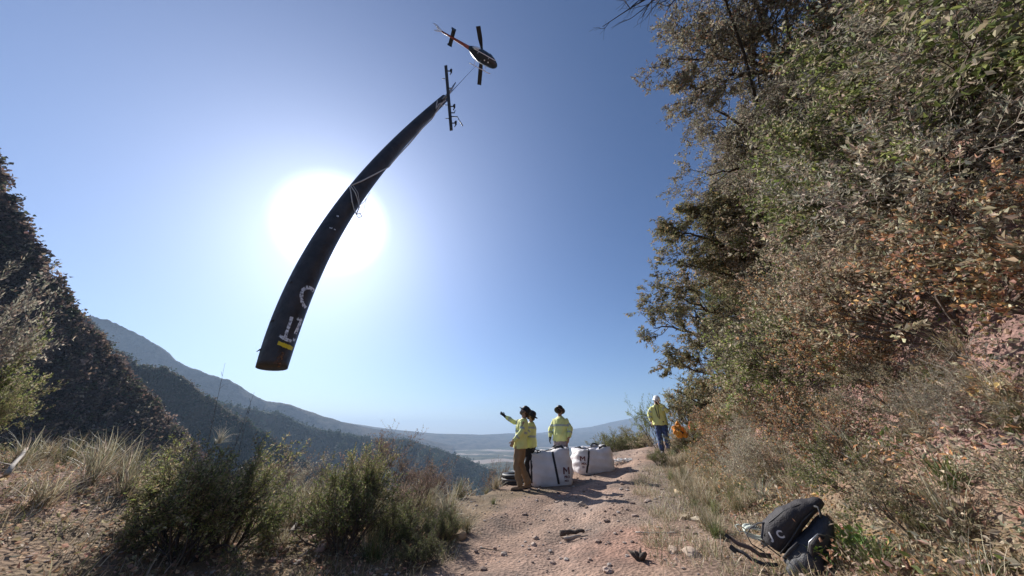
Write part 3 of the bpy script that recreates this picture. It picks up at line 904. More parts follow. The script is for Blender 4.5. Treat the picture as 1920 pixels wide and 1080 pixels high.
bush_at(1172, 852, 'thick_dark', (.8, .8, .6), 'small dark bush between the two round bushes on the lip', t=11.6, dz=-.12)
bush_at(1215, 850, 'olive_a', (.6, .6, .5), 'olive bush just left of the man in jeans', t=11.0, dz=-.1)
bush_at(1234, 868, 'thick_dark', (.42, .42, .36), 'small bush in front of the legs of the man in jeans', t=7.7)
bush_at(1110, 850, 'purple_a', (.8, .8, .8), 'reddish brown twiggy bush behind the bulk bags', t=14.5)
bush_at(1240, 850, 'green_a', (.75, .75, 1.2), 'bluish green shrub behind the man in the white helmet', t=9.6)
for q_, (px, py, t, k, s_) in enumerate([(1300, 868, 8.0, 'olive_a', .6), (1340, 880, 9.3, 'sage_a', .85), (1385, 880, 8.2, 'green_b', .85), (1440, 880, 7.2, 'sage_b', .75), (1500, 880, 6.4, 'sage_a', .75), (1340, 850, 9.6, 'green_b', 1.1), (1285, 870, 8.2, 'green_b', .35), (1310, 835, 9.4, 'olive_a', 1.2), (1420, 820, 9, 'olive_b', 1.1), (1560, 890, 5.2, 'sage_b', .6), (1640, 900, 4.6, 'sage_a', .55), (1740, 930, 3.9, 'sage_b', .5), (1840, 960, 3.5, 'sage_a', .5), (1780, 880, 4.1, 'olive_b', .5), (1880, 900, 3.7, 'green_b', .5)]):
    bush_at(px, py, k, s_, {'olive_a': 'olive', 'sage_a': 'pale grey sage', 'green_b': 'greenish', 'sage_b': 'tan grey', 'olive_b': 'broad olive'}[k] + ' low bush at the bank foot, ' +
            ['just right of the yellow grass verge', 'fourth back from the backpack', 'under the drooping sumac', 'second behind the pale grass tuft', 'straight behind the backpack top', 'under the sumac tips beside the orange bag', 'at the end of the track', 'behind the orange bag', 'in the shade of the sumac trunk', 'right above the backpack', 'above the leafy weed', 'below the pink soil patch', 'nearest the lower right corner', 'on the pink soil patch', 'touching the right edge'][q_], t=t)

grass_mass('grass', rpts(420, (-7, -.7), (1.6, 6.6), lambda x, y: y < edg(x) - .1 and math.hypot(x, y) > 2.2, 41), ['short'], 'thin straw stubble on the left side of the ledge', 42, .6, 1.5)
grass_mass('grass', rpts(300, (1.0, 6), (2.0, 9), lambda x, y: -.9 < x - toe(y) < .9 and math.hypot(x, y) > 2.4, 43), ['short'], 'thin straw stubble on the verge below the bank', 44, .6, 1.6)
def groundcover():
    global rng
    rng = np.random.default_rng(77)
    n = 9000; per = 13
    y = rng.uniform(-.5, 10, n) ** 1.0; s_ = .5 + 5.5 * rng.random(n) ** 1.2
    x = np.interp(y, TOE_Y, TOE_X) + s_
    keep = np.hypot(x, y) > 2.3
    x, y = x[keep], y[keep]; n = len(x)
    z = H(x, y)
    S = rng.uniform(.06, .2, n)
    off = rng.normal(size=(n, per, 3)) * .5; off[:, :, 2] = np.abs(off[:, :, 2]); off[:, :, 0] -= .25
    C = np.stack([x, y, z], 1)[:, None, :] + off * S[:, None, None]
    T = pick_tints(n, SAGE + OLIVE + RUST + shr_pink + STRAW[1:3] + GREEN[:1], None, .3)
    T = np.repeat(T[:, None, :], per, 1) * rng.uniform(.65, 1.4, (n, per, 1))
    L = rng.uniform(.025, .06, n * per)
    V, Fq, TT = leaf_arrays(C.reshape(-1, 3), rng.normal(size=(n * per, 3)), L, L * rng.uniform(.25, .6, n * per), np.clip(T.reshape(-1, 3), 0, .8))
    me = fast_mesh('ground_cover', V, Fq, False, TT); me.materials.append(M_LEAF)
    tag(link('ground_cover', me), 'low dry ground cover matted over the steep bank', kind='stuff')
groundcover()
# leafy litter over banks
def litter():
    global rng
    rng = np.random.default_rng(71)
    n = 34000
    y = rng.uniform(-.5, 15, n); s = rng.gamma(2.0, 1.2, n) - .3
    x = np.interp(y, TOE_Y, TOE_X) + s
    m2 = 20000
    x2 = rng.uniform(-8, -.9, m2); y2 = rng.uniform(1.5, 6.5, m2)
    x = np.concatenate([x, x2]); y = np.concatenate([y, y2])
    z = H(x, y) + rng.uniform(.0, .05, len(x))
    P = np.stack([x, y, z], 1)
    D = rng.normal(size=P.shape); D[:, 2] *= .5
    T = pick_tints(len(P), [(.30, .20, .14), (.38, .24, .18), (.22, .14, .09), (.42, .33, .22), (.33, .22, .14), (.17, .15, .08)], None, .3)
    L = rng.uniform(.02, .055, len(P))
    V, Fq, TT = leaf_arrays(P, D, L, L * rng.uniform(.25, .7, len(P)), T)
    me = fast_mesh('leaf_litter', V, Fq, False, TT); me.materials.append(M_LEAF)
    tag(link('leaf_litter', me), 'fallen dry leaves on the banks', kind='stuff')
litter()

# ------------------------------------------------------------------ stones
def rock_mesh(seed, sub=1, squash=.65):
    bm = bmesh.new(); bmesh.ops.create_icosphere(bm, subdivisions=sub, radius=1)
    r = random.Random(seed)
    for v in bm.verts:
        v.co *= r.uniform(.8, 1.15); v.co.z *= squash
    V = np.array([v.co[:] for v in bm.verts]); bm.verts.index_update()
    Fc = np.array([[v.index for v in f.verts] for f in bm.faces]); bm.free()
    return V, Fc
M_STONE = mat_tint('stone', rough=.9, spec=.2)
def gravel():
    r = np.random.default_rng(81)
    protos = [rock_mesh(i) for i in range(6)]
    Vs, Fs, Ts = [], [], []; b = 0
    for i in range(4200):
        if i < 3000:
            y = r.uniform(2.8, 14); x = r.uniform(-2.5, toe(y) + .6)
        else:
            y = r.uniform(1.5, 6.5); x = r.uniform(-7, -1)
        if y > edg(x) + .3: continue
        sz = min(.035, .0035 + r.gamma(1.2, .0052)) * (1 + .03 * y)
        v, f = protos[i % 6]
        a = r.uniform(0, 6.28); c, q = math.cos(a) * sz, math.sin(a) * sz
        X = np.stack([v[:, 0] * c - v[:, 1] * q * 1.3 + x, v[:, 0] * q + v[:, 1] * c * 1.3 + y, v[:, 2] * sz + hz(x, y) + sz * .25], 1)
        Vs.append(X); Fs.append(f + b); b += len(v)
        col = np.array([(.36, .26, .21), (.42, .34, .29), (.26, .19, .16), (.46, .40, .36)][r.integers(4)]) * r.uniform(.75, 1.2)
        Ts.append(np.tile(col, (len(v), 1)))
    me = fast_mesh('gravel', np.concatenate(Vs), np.concatenate(Fs), False, np.concatenate(Ts)); me.materials.append(M_STONE)
    tag(link('gravel', me), 'loose gravel and clods on the dirt', kind='stuff')
gravel()
for i_, (px, py, sz, col, lb) in enumerate([
    (1092, 948, .085, (.50, .40, .31), 'pale tan stone lying on the track below the bulk bags'),
    (1100, 952, .05, (.30, .22, .17), 'small dark stone touching the pale tan stone'),
    (1004, 1010, .05, (.42, .32, .25), 'flat pinkish stone left of the broken log'),
    (860, 1010, .13, (.34, .24, .15), 'brown stone in the shade beside the middle bush'),
    (1275, 927, .10, (.55, .43, .27), 'yellowish stone at the edge of the grass right of the track'),
    (1287, 972, .085, (.50, .40, .27), 'tan clod among weeds right of the track'),
    (1308, 976, .09, (.52, .44, .33), 'pale forked clod at the right edge of the track'),
    (1190, 968, .05, (.48, .36, .29), 'pink stone in the middle of the track'),
    (1262, 1035, .07, (.45, .34, .26), 'rounded stone beside the dark stump'),
    (1298, 1040, .09, (.40, .31, .24), 'blocky stone near the bottom right of the track'),
    (1140, 1072, .06, (.45, .34, .28), 'stone at the bottom edge of the track'),
    (1000, 1022, .045, (.5, .4, .33), 'small pale stone below the flat pinkish stone'),
    (1215, 940, .06, (.42, .33, .27), 'grey pink stone right of the shadow of the worker'),
    (600, 1030, .07, (.40, .27, .22), 'reddish stone left of the middle bush'),
    (588, 1010, .06, (.36, .24, .2), 'red brown stone among the cut twigs')]):
    v_, f_ = rock_mesh(100 + i_, 2, .6); sz *= .8; v_ = v_ * np.array([1.25, .9, 1]) * (1 + .35 * fbm(v_[:, 0] * 1.7 + i_, v_[:, 1] * 1.7 + v_[:, 2] * 1.3, i_, 3))[:, None]
    p = hit(px, py)
    me_ = fast_mesh('stone', v_ * sz, f_, False, np.tile(np.array(col), (len(v_), 1))); me_.materials.append(M_STONE)
    o = link('stone', me_); o.location = (p.x, p.y, p.z + sz * .12); o.rotation_euler = (.2 * math.sin(i_), .2, i_ * 1.3)
    tag(o, lb, 'stone')

# ------------------------------------------------------------------ sticks
def stick(pxs, r, mat, label, lift=.01, name='stick', cat='stick', up=None):
    pts = []
    for i, (px, py) in enumerate(pxs):
        p = hit(px, py); p.z += r + lift + (up[i] if up else 0); pts.append(p)
    Q = []
    for i in range(len(pts) - 1):
        for k in range(3):
            Q.append(pts[i].lerp(pts[i + 1], k / 3) + Vector([random.uniform(-1, 1) * r * .35 for _ in range(3)]))
    Q.append(pts[-1]); c = Q[0].copy()
    n = len(Q)
    mb = MB(); mb.tube([q - c for q in Q], [r * (1 - .55 * i / n) for i in range(n)], 7)
    # side stubs
    for i in range(1, n - 1, 2):
        if name == 'log': break
        d = Vector([random.uniform(-1, 1), random.uniform(-1, 1), random.uniform(0, .8)]).normalized()
        mb.tube([Q[i] - c, Q[i] - c + d * r * random.uniform(2, 7)], [r * .4, r * .15], 5)
    o = mb.build(name, mat); o.location = c
    return tag(o, label, cat)
stick([(1050, 1008), (1070, 1006), (1096, 1004)], .035, M_BARK, 'short broken log lying across the track', name='log', cat='log')
stick([(1058, 1014), (1090, 1010)], .018, M_DEAD, 'thin split branch beside the broken log')
stick([(1192, 1002), (1230, 1003), (1275, 1003)], .010, M_DEAD, 'long straight stick lying on the right side of the track')
stick([(1090, 1000), (1110, 996)], .008, M_DEAD, 'short twig pointing right behind the broken log')
stick([(530, 1020), (560, 985), (578, 960)], .022, M_DEAD, 'pale barked dead branch leaning up left of the middle bush', up=[0, .02, .10])
stick([(500, 1000), (540, 1010), (590, 1012), (618, 1000)], .018, M_BARK, 'brown fallen branch lying below the pale dead branch', up=[0, .03, .04, .02])
stick([(480, 1030), (520, 1000), (560, 1030)], .009, M_DEAD, 'bent grey twig in the cut brush')
stick([(560, 1050), (600, 1020), (640, 1010)], .008, M_DEAD, 'thin twig sloping up under the middle bush')
stick([(900, 1030), (960, 1040)], .005, M_DARKTWIG, 'thin dark twig in the shade right of the middle bush')
stick([(1560, 700), (1680, 590)], .012, M_DEAD, 'pale straight dead branch standing on the bank', up=[.25, .35])
stick([(1660, 690), (1700, 620), (1740, 545)], .016, M_DEAD, 'long grey dead branch sloping up the bank', up=[.25, .3, .4])
stick([(1860, 545), (1930, 560)], .018, M_DEAD, 'pale dead branch poking in at the right edge', up=[.35, .4])
stick([(1583, 880), (1620, 896), (1660, 905)], .010, M_DEAD, 'pale straight stalk lying above the backpack', up=[.15, .12, .1])
stick([(1640, 960), (1655, 1000), (1664, 1010)], .012, M_DEAD, 'forked pale stalk standing right of the green weed', up=[.18, .1, .02])
stick([(1450, 905), (1480, 970)], .007, M_DEAD, 'thin leaning straw stalk behind the backpack', up=[.12, .0])
stick([(1540, 870), (1548, 950)], .008, M_DEAD, 'thin stalk rising past the top of the backpack', up=[.3, .06])
stick([(0, 905), (30, 870)], .02, M_DEAD, 'pale dead stick at the left edge of the picture', up=[.03, .12])
# dark stump
def stump():
    p = hit(1200, 1050); r = random.Random(3); mb = MB()
    for i in range(7):
        a = i * .9; d = Vector((math.cos(a) * .6, math.sin(a) * .6, r.uniform(.2, 1))).normalized()
        q = d * r.uniform(.08, .16)
        mb.tube([(-d.x * .03, -d.y * .03, -.02), q * .5 + Vector((r.uniform(-.02, .02),) * 3), q], [.035, .03, .010], 7)
    o = mb.build('stump', M_BARK); o.location = p; o.scale = (.75,) * 3
    tag(o, 'dark gnarled root stump at the bottom of the track', 'stump')
stump()
# tall bare stalks against the mountain
for px, py0, py1, lb in [(422, 800, 680, 'tallest bare upright stalk against the blue mountain'), (455, 800, 750, 'bare stalk leaning right against the foothill'), (470, 810, 757, 'thin forked stalk right of the leaning stalk')]:
    mb = MB(); a = at(px - 12, py0 + 30, 4.6); b = at(px, py1, 4.6)
    if lb.startswith('bare stalk'): b = at(px + 22, py1 - 15, 4.6)
    a.z = min(a.z, hz(a.x, a.y) + .0)
    mb.tube([Vector((0, 0, 0)), (b - a) * .5 + Vector((.01, 0, 0)), b - a], [.004, .003, .0015], 5)
    for f in (.55, .7, .8, .9): 
        q = (b - a) * f; mb.tube([q, q + Vector((.05 * (1 if f * 10 % 2 < 1 else -1), 0, .07))], [.0025, .001], 4)
    o = mb.build('stalk', M_DARKTWIG); o.location = a; tag(o, lb, 'stalk')

# ================================================================== hanging pole
M_POLE = mat_plain('tarred_pole', (.042, .033, .030), .5, var=.6, scale=4, bump=.8, bscale=14)
M_PAINTW = mat_plain('white_paint', (.8, .8, .84), .7, var=.35, scale=12)
def wear(m, lo, hi, scale=22):
    N = m.node_tree.nodes; L = m.node_tree.links; b = N['Principled BSDF']
    nz = N.new('ShaderNodeTexNoise'); nz.inputs['Scale'].default_value = scale; nz.inputs['Detail'].default_value = 6
    t_ = N.new('ShaderNodeTexCoord'); L.new(t_.outputs['Object'], nz.inputs['Vector'])
    mp = N.new('ShaderNodeMapRange'); mp.inputs['From Min'].default_value = lo; mp.inputs['From Max'].default_value = hi
    L.new(nz.outputs['Fac'], mp.inputs['Value']); L.new(mp.outputs[0], b.inputs['Alpha'])
    return m
wear(M_PAINTW, .33, .52)
M_YEL = mat_plain('yellow_band', (.80, .58, .02), .5, var=.1)
M_ORANGEW = wear(mat_plain('bare_wood', (.26, .12, .06), .8, var=.5, scale=10), .38, .7, 30)
M_ROPE = mat_plain('rope', (.62, .58, .54), .8, var=.2, scale=60)
M_STEEL = mat_plain('galvanised', (.35, .36, .38), .45, .7, var=.15)
M_BLACK = mat_plain('black_rubber', (.018, .018, .02), .55, var=.3, scale=20)

pole_px = [(510, 690, 60), (537, 605, 58), (573, 520, 54), (605, 460, 49), (640, 402, 42), (678, 350, 35), (715, 300, 30), (755, 262, 27), (790, 228, 23), (812, 205, 19), (833, 184, 14)]
def build_pole():
    px = np.array(pole_px, float)
    ln = np.concatenate([[0], np.cumsum(np.hypot(np.diff(px[:, 0]), np.diff(px[:, 1])))]); ln /= ln[-1]
    n = 61
    u = np.linspace(0, 1, n)
    # smooth by cubic fit of the measured outline
    cx = np.poly1d(np.polyfit(ln, px[:, 0], 4)); cy = np.poly1d(np.polyfit(ln, px[:, 1], 4)); cw = np.poly1d(np.polyfit(ln, px[:, 2], 4))
    inv = 1 / 5.5 + (1 / 11 - 1 / 5.5) * u
    P = []; Rr = []
    for i in range(n):
        t = 1 / inv[i]
        P.append(at(cx(u[i]), cy(u[i]), t))
        # widening of things away from the picture centre
        x, y = (cx(u[i]) - 960) / F, (540 - cy(u[i])) / F
        d1 = Vector((cx(u[min(i + 1, n - 1)]) - cx(u[max(i - 1, 0)]), cy(u[max(i - 1, 0)]) - cy(u[min(i + 1, n - 1)]))).normalized()
        rad = Vector((x, y)); r2 = rad.length_squared
        perp = Vector((-d1.y, d1.x)); c = abs(perp.dot(rad.normalized()))
        k = math.sqrt(1 + r2 * c * c)
        Rr.append(cw(u[i]) / F * t / 2 / k)
    root = P[0].copy()
    o = empty('utility_pole', root)
    tag(o, 'dark utility pole hanging in the air from the helicopter in front of the sun', 'pole')
    Q = [p - root for p in P]
    mb = MB(); mb.tube(Q, Rr, 28)
    sh = mb.build('shaft', M_POLE, o)
    bv = BVHTree.FromPolygons([v.co.copy() for v in sh.data.vertices], [tuple(p.vertices) for p in sh.data.polygons])
    eye = Vector((0, 0, CAM_Z)) - root
    def onpole(px_, py_, off=.004):
        d = (at(px_, py_, 1) - Vector((0, 0, CAM_Z))).normalized()
        h, nn, _, _ = bv.ray_cast(eye, d)
        return None if h is None else h + nn * off
    def patch(name, poly_rows, mat, thick=.004):
        """sheet of paint lying on the shaft; rows of picture points"""
        V = []; Fc = []
        m = len(poly_rows[0])
        for row in poly_rows:
            for (a, b) in row:
                q = onpole(a, b, thick)
                if q is None:
                    k = 1
                    while q is None and k < 60: q = onpole(a - k * .5, b - k * .12, thick); k += 1
                V.append(q)
        for i in range(len(poly_rows) - 1):
            for j in range(m - 1):
                Fc.append((i * m + j, i * m + j + 1, (i + 1) * m + j + 1, (i + 1) * m + j))
        mb = MB(); mb.add(V, Fc); return mb.build(name, mat, o)
    def stroke(name, pts, wpx, mat, closed=False):
        rows = []
        Pp = []
        for i in range(len(pts) - 1):
            for k in range(4):
                f = k / 4; Pp.append((pts[i][0] + (pts[i + 1][0] - pts[i][0]) * f, pts[i][1] + (pts[i + 1][1] - pts[i][1]) * f))
        Pp.append(pts[-1])
        for i, (a, b) in enumerate(Pp):
            j, k = min(i + 1, len(Pp) - 1), max(i - 1, 0)
            dx, dy = Pp[j][0] - Pp[k][0], Pp[j][1] - Pp[k][1]; l = math.hypot(dx, dy) or 1
            w_ = wpx * random.uniform(.8, 1.15) / 2
            rows.append([(a - dy / l * w_ * q, b + dx / l * w_ * q) for q in (-1, 0, 1)])
        return patch(name, rows, mat)
    stroke('painted_letter', [(588, 546), (583, 540), (576, 539), (568, 543), (565, 551), (565, 560), (567, 568), (570, 574), (573, 577)], 6.5, M_PAINTW)
    stroke('painted_number', [(547, 594), (545, 602), (541, 613), (537, 624), (535, 632)], 6, M_PAINTW)
    stroke('painted_number', [(524, 629), (531, 634), (540, 638), (546, 640)], 6, M_PAINTW)
    stroke('painted_number', [(557, 600), (560, 597), (564, 599), (563, 604), (559, 612), (556, 620), (553, 626)], 5, M_PAINTW)
    stroke('painted_number', [(552, 634), (550, 640)], 4, M_PAINTW)
    b = stroke('yellow_band', [(521, 642.5), (527, 645), (534, 648), (541, 650.5), (548, 654)], 8, M_YEL)
    stroke('bare_patch', [(531, 660), (527, 672), (524, 684)], 5, M_ORANGEW)
    stroke('bare_patch', [(526, 664), (519, 675), (514, 683)], 4, M_ORANGEW)
    stroke('bare_patch', [(519, 683), (526, 687)], 7, M_ORANGEW)
    stroke('scratch', [(631, 405), (635, 406)], 2.5, M_PAINTW)
    stroke('scratch', [(618, 427), (623, 428)], 2, M_PAINTW)
    stroke('scratch', [(626, 430), (629, 431)], 2, M_PAINTW)
    # splintered chips along the edge
    for (a, b_) in [(510, 600), (486, 655), (545, 528)]:
        q = onpole(a + 3, b_)
        if q: m2 = MB(); m2.tube([q, q + Vector((-.06, 0, -.05))], [.02, .004], 5); m2.build('splinter', M_POLE, o)
    top = Q[-1]; d = (Q[-1] - Q[-6]).normalized()
    # cross arm
    a_, b_ = at(836, 125, 10.6) - root, at(846, 243, 10.2) - root
    ca = MB(); ca.tube([a_, a_.lerp(b_, .5), b_], [(.07, .09)] * 3, 4)
    arm = ca.build('crossarm', M_POLE, o, smooth=False)
    dd = (b_ - a_).normalized(); side = Vector((1, .15, .2)).normalized()
    for f in (.07, .35, .64, .74, .90):
        q = a_.lerp(b_, f)
        m2 = MB()
        m2.tube([q, q + side * .16, q + side * .2 - dd * .10], [.02, .02, .016], 6)
        if f in (.07, .64, .9):
            m2.tube([q + side * .16, q + side * .18 - dd * .06, q + side * .18 + dd * .06], [.035, .05, .03], 8)
            m2.tube([q + side * .18 + dd * .06, q + side * .12 + dd * .16], [.02, .012], 6)
        m2.build('insulator_bracket', M_STEEL if f == .35 else M_BLACK, arm)
    m2 = MB(); q = a_.lerp(b_, .80); m2.tube([q, q + side * .26, q + side * .32 + dd * .16, q + side * .42 + dd * .36], .022, 6); m2.build('brace', M_STEEL, arm)
    for f in (.2, .62, .83):
        m2 = MB(); q = a_.lerp(b_, f); m2.tube([q, q - side * .17], .014, 6); m2.build('bolt', M_STEEL, arm)
    m2 = MB(); q = a_.lerp(b_, .44); m2.tube([top - d * .4, top + (q - top) * .5, q], .05, 8); m2.build('pole_top_bolt', M_STEEL, o)
    # rope
    ro = empty('rope', P[42]); ro_l = P[42]
    tag(ro, 'pale rope wound down the hanging pole and knotted halfway', 'rope')
    def rope(pts, r=.016, off=.03, name='strand'):
        V = []
        for (a, b) in pts:
            q = onpole(a, b, off)
            if q is None:
                i = int(np.argmin([(cx(w) - a) ** 2 + (cy(w) - b) ** 2 for w in u]))
                q = at(a, b, 1 / inv[i] * .985) - root
            V.append(q + root - ro_l)
        W = []
        for i in range(len(V) - 1):
            for k in range(3): W.append(V[i].lerp(V[i + 1], k / 3))
        W.append(V[-1])
        m2 = MB(); m2.tube(W, r, 6); m2.build(name, M_ROPE, ro)
    rope([(834, 188), (826, 195), (818, 207), (808, 222), (792, 240), (777, 255), (765, 272)], .02)
    rope([(820, 190), (816, 205), (822, 196), (826, 194), (830, 200)], .018)
    rope([(765, 272), (748, 290), (735, 305), (727, 312), (700, 328), (678, 341), (657, 351)], .017)
    rope([(657, 351), (658, 362), (659, 378), (662, 392), (668, 402)], .014)
    rope([(659, 351), (666, 363), (670, 378), (674, 388), (668, 402)], .014)
    rope([(663, 350), (670, 362), (675, 385), (683, 378), (687, 372)], .008)
    rope([(668, 402), (672, 408), (679, 406), (675, 400), (668, 402)], .010)
    rope([(666, 396), (672, 404), (682, 396), (684, 384), (687, 373), (694, 360)], .005)
    rope([(634, 375), (628, 372)], .006)
    return P, root
PP, PROOT = build_pole()

# ================================================================== helicopter
M_HBODY = mat_plain('dark_helicopter_paint', (.015, .022, .028), .35, var=.1)
M_HORANGE = mat_plain('orange_paint', (.30, .075, .05), .4, var=.1)
M_HWHITE = mat_plain('white_metal', (.8, .82, .85), .3, var=.05)
M_HGLASS = mat_plain('dark_glass', (.02, .03, .04), .08, var=.0)
def build_heli():
    C = at(903, 106, 52)
    # picture direction of the nose -> level heading
    nose = None
    o = empty('helicopter', C)
    ahead = at(926, 119, 52); 
    k = (C.z - CAM_Z) / (ahead.z - CAM_Z)
    ahead = Vector((ahead.x * k, ahead.y * k, C.z)); hd = (ahead - C); ang = math.atan2(hd.y, hd.x)
    o.rotation_euler = (0, 0, ang)
    tag(o, 'dark helicopter with reddish tail boom hovering high in the sky seen from below', 'helicopter')
    def sec(x, ry, rz, z): return (x, ry, rz, z)
    S = [(3.1, .05, .05, -.35), (2.95, .35, .3, -.4), (2.5, .68, .55, -.35), (1.8, .9, .8, -.15), (.8, .98, .98, 0), (-.4, .98, .98, .05), (-1.3, .8, .8, .25), (-2.1, .45, .5, .45), (-2.5, .28, .3, .5)]
    def loft(S, n=16):
        V = []; Fc = []
        for x, ry, rz, z in S:
            for k in range(n):
                a = 2 * math.pi * k / n; c, q = math.cos(a), math.sin(a)
                e = .8
                V.append((x, ry * math.copysign(abs(c) ** e, c), z + rz * math.copysign(abs(q) ** e, q)))
        for i in range(len(S) - 1):
            for k in range(n): Fc.append((i * n + k, i * n + (k + 1) % n, (i + 1) * n + (k + 1) % n, (i + 1) * n + k))
        Fc.append(tuple(reversed(range(n)))); Fc.append(tuple((len(S) - 1) * n + k for k in range(n)))
        return MB().add(V, Fc)
    loft(S).build('fuselage', M_HBODY, o)
    m = loft([(2.86, .40, .3, -.28), (2.3, .72, .5, -.1), (1.6, .93, .62, .2), (1.2, .95, .6, .3)]); m.build('windscreen', M_HGLASS, o)
    loft([(-2.3, .30, .32, .5), (-3.5, .24, .25, .58), (-6.2, .15, .16, .72), (-7.4, .12, .13, .8)], 12).build('tail_boom', M_HORANGE, o)
    m = MB(); m.box((-5.55, 0, .72), (.65, 2.5, .07)); m.build('stabiliser', M_HBODY, o, False)
    for sgn in (-1, 1):
        m = MB(); m.box((-5.6, sgn * 1.26, .72), (.8, .05, .6)); m.build('end_plate', M_HBODY, o, False)
    m = MB(); m.add([(-7.1, -.05, .8), (-7.1, .05, .8), (-8.0, .05, .8), (-8.0, -.05, .8), (-8.2, -.04, 2.0), (-8.2, .04, 2.0), (-8.8, .04, 2.0), (-8.8, -.04, 2.0)], [(0, 1, 2, 3), (4, 7, 6, 5), (0, 4, 5, 1), (2, 6, 7, 3), (0, 3, 7, 4), (1, 5, 6, 2)])
    m.add([(-7.3, -.04, .7), (-7.3, .04, .7), (-7.9, .04, .75), (-7.9, -.04, .75), (-8.2, -.03, -.1), (-8.2, .03, -.1), (-8.6, .03, -.1), (-8.6, -.03, -.1)], [(0, 1, 2, 3), (4, 7, 6, 5), (0, 4, 5, 1), (2, 6, 7, 3), (0, 3, 7, 4), (1, 5, 6, 2)])
    m.build('tail_fin', M_HWHITE, o, False)
    tr = MB(); tr.box((-8.1, -.25, .9), (1.7, .03, .16), Euler((0, R(25), 0)).to_matrix()); tr.tube([(-8.1, -.28, .9), (-8.1, 0, .9)], .08, 8); tr.build('tail_rotor', M_HWHITE, o, False)
    m = loft([(.9, .3, .25, 1.1), (.3, .5, .4, 1.15), (-1.2, .5, .42, 1.1), (-2.2, .2, .25, .9)], 12); m.build('engine_cowling', M_HBODY, o)
    m = MB(); m.tube([(0, 0, 1.3), (0, 0, 2.05)], .09, 10); m.tube([(0, 0, 1.95), (0, 0, 2.15)], .28, 12)
    hub = m.build('rotor_mast', M_STEEL, o)
    # main blades: run up and down in the picture
    a1 = at(896.5, 50, 52); k = (C.z + 2.05 - CAM_Z) / (a1.z - CAM_Z); a1 = Vector((a1.x * k, a1.y * k, C.z + 2.05))
    a2 = at(898.5, 160, 52); k = (C.z + 2.05 - CAM_Z) / (a2.z - CAM_Z); a2 = Vector((a2.x * k, a2.y * k, C.z + 2.05))
    M = Matrix.Rotation(-ang, 3, 'Z')
    for e in (a1, a2):
        v = M @ (e - (C + Vector((0, 0, 2.05)))); L = v.length; v.normalize()
        sd = Vector((-v.y, v.x, 0)) * .40
        V = []
        for f, zz in ((.06, 0), (.5, .05), (1, .15)):
            c = v * L * f + Vector((0, 0, 2.08 + zz)); s_ = sd * (.45 if f < .1 else 1)
            V += [c + s_ + Vector((0, 0, .02)), c - s_ + Vector((0, 0, .035)), c - s_ - Vector((0, 0, .02)), c + s_ - Vector((0, 0, .02))]
        Fc = [(0, 1, 2, 3), (11, 10, 9, 8)]
        for i in (0, 4):
            for k in range(4): Fc.append((i + k, i + 4 + k, i + 4 + (k + 1) % 4, i + (k + 1) % 4))
        MB().add(V, Fc).build('rotor_blade', M_BLACK, o, False)
    for sgn in (-1, 1):
        m = MB(); m.tube([(2.3, sgn * 1.2, -1.35), (2.0, sgn * 1.2, -1.55), (-1.6, sgn * 1.2, -1.55), (-1.8, sgn * 1.2, -1.5)], .06, 8)
        for x in (1.1, -.9): m.tube([(x, sgn * .5, -.75), (x, sgn * 1.0, -1.2), (x, sgn * 1.2, -1.53)], .045, 8)
        m.build('skid', M_HWHITE, o)
    for x in (1.25, .55):
        m = MB(); m.ball((x, -.12, -.98), (.13, .13, .05)); m.build('belly_light', M_HWHITE, o)
    m = loft([(-.9, .12, .5, -.0), (-1.5, .14, .2, .1)], 8)
    e1 = MB(); e1.add([(-.6, -1.0, -.2), (-1.7, -.68, .15), (-1.7, -.72, .45), (-.6, -1.02, .3)], [(0, 1, 2, 3)]); 
    e1.tube([(-.9, -.95, -.35), (-1.9, -.6, .05)], .12, 8); e1.build('side_panel', M_HWHITE, o)
    return C
HC = build_heli()
# sling line
def sling():
    a = at(838, 181, 10.45); b = HC + Vector((0, 0, -1.2))
    n = 12
    P = [a.lerp(b, i / n) - a for i in range(n + 1)]
    m = MB(); m.tube(P, [.022] + [.014] * (n), 6)
    o = m.build('sling_line', M_STEEL); o.location = a
    tag(o, 'thin sling line running from the pole top up to the helicopter', 'cable')
    e = at(854, 155, 10.9) - a
    m = MB(); m.tube([(0, 0, 0), e], [.05, .022], 6); h = m.build('hook', M_STEEL, o)
sling()

# ================================================================== bulk bags
M_BAG = mat_plain('woven_white', (.70, .67, .68), .75, var=.16, scale=3.5, bump=.9, bscale=9)
M_STRAP = mat_plain('dark_webbing', (.03, .03, .035), .8, var=.2)
M_PRINT = mat_plain('dark_print', (.15, .055, .055), .8, var=.2)
def text_mesh(body, size, bold=.0):
    if body == 'M':
        me = bpy.data.meshes.new('print'); t = size * .17; W = size * .78; Hh = size * .72
        V = []; Fc = []
        def q(*p):
            b = len(V); V.extend([(a, c, 0) for a, c in p]); Fc.append((b, b + 1, b + 2, b + 3))
        for k in range(4):
            y0, y1 = Hh * k / 4, Hh * (k + 1) / 4
            q((0, y0), (t, y0), (t, y1), (0, y1)); q((W - t, y0), (W, y0), (W, y1), (W - t, y1))
        m = W / 2; e = Hh * .28
        q((t, Hh - t * 1.3), (m, e), (m, e + t * 1.5), (t, Hh)); q((m, e), (W - t, Hh - t * 1.3), (W - t, Hh), (m, e + t * 1.5))
        me.from_pydata(V, [], Fc); return me
    c = bpy.data.curves.new('txt', 'FONT'); c.body = body; c.size = size; c.offset = bold; c.align_x = 'LEFT'
    o = bpy.data.objects.new('txt', c); COL.objects.link(o)
    dg = bpy.context.evaluated_depsgraph_get()
    me = bpy.data.meshes.new_from_object(o.evaluated_get(dg))
    bm = bmesh.new(); bm.from_mesh(me); bmesh.ops.triangulate(bm, faces=bm.faces[:])
    bm.to_mesh(me); bm.free()
    bpy.data.objects.remove(o); bpy.data.curves.remove(c)
    return me

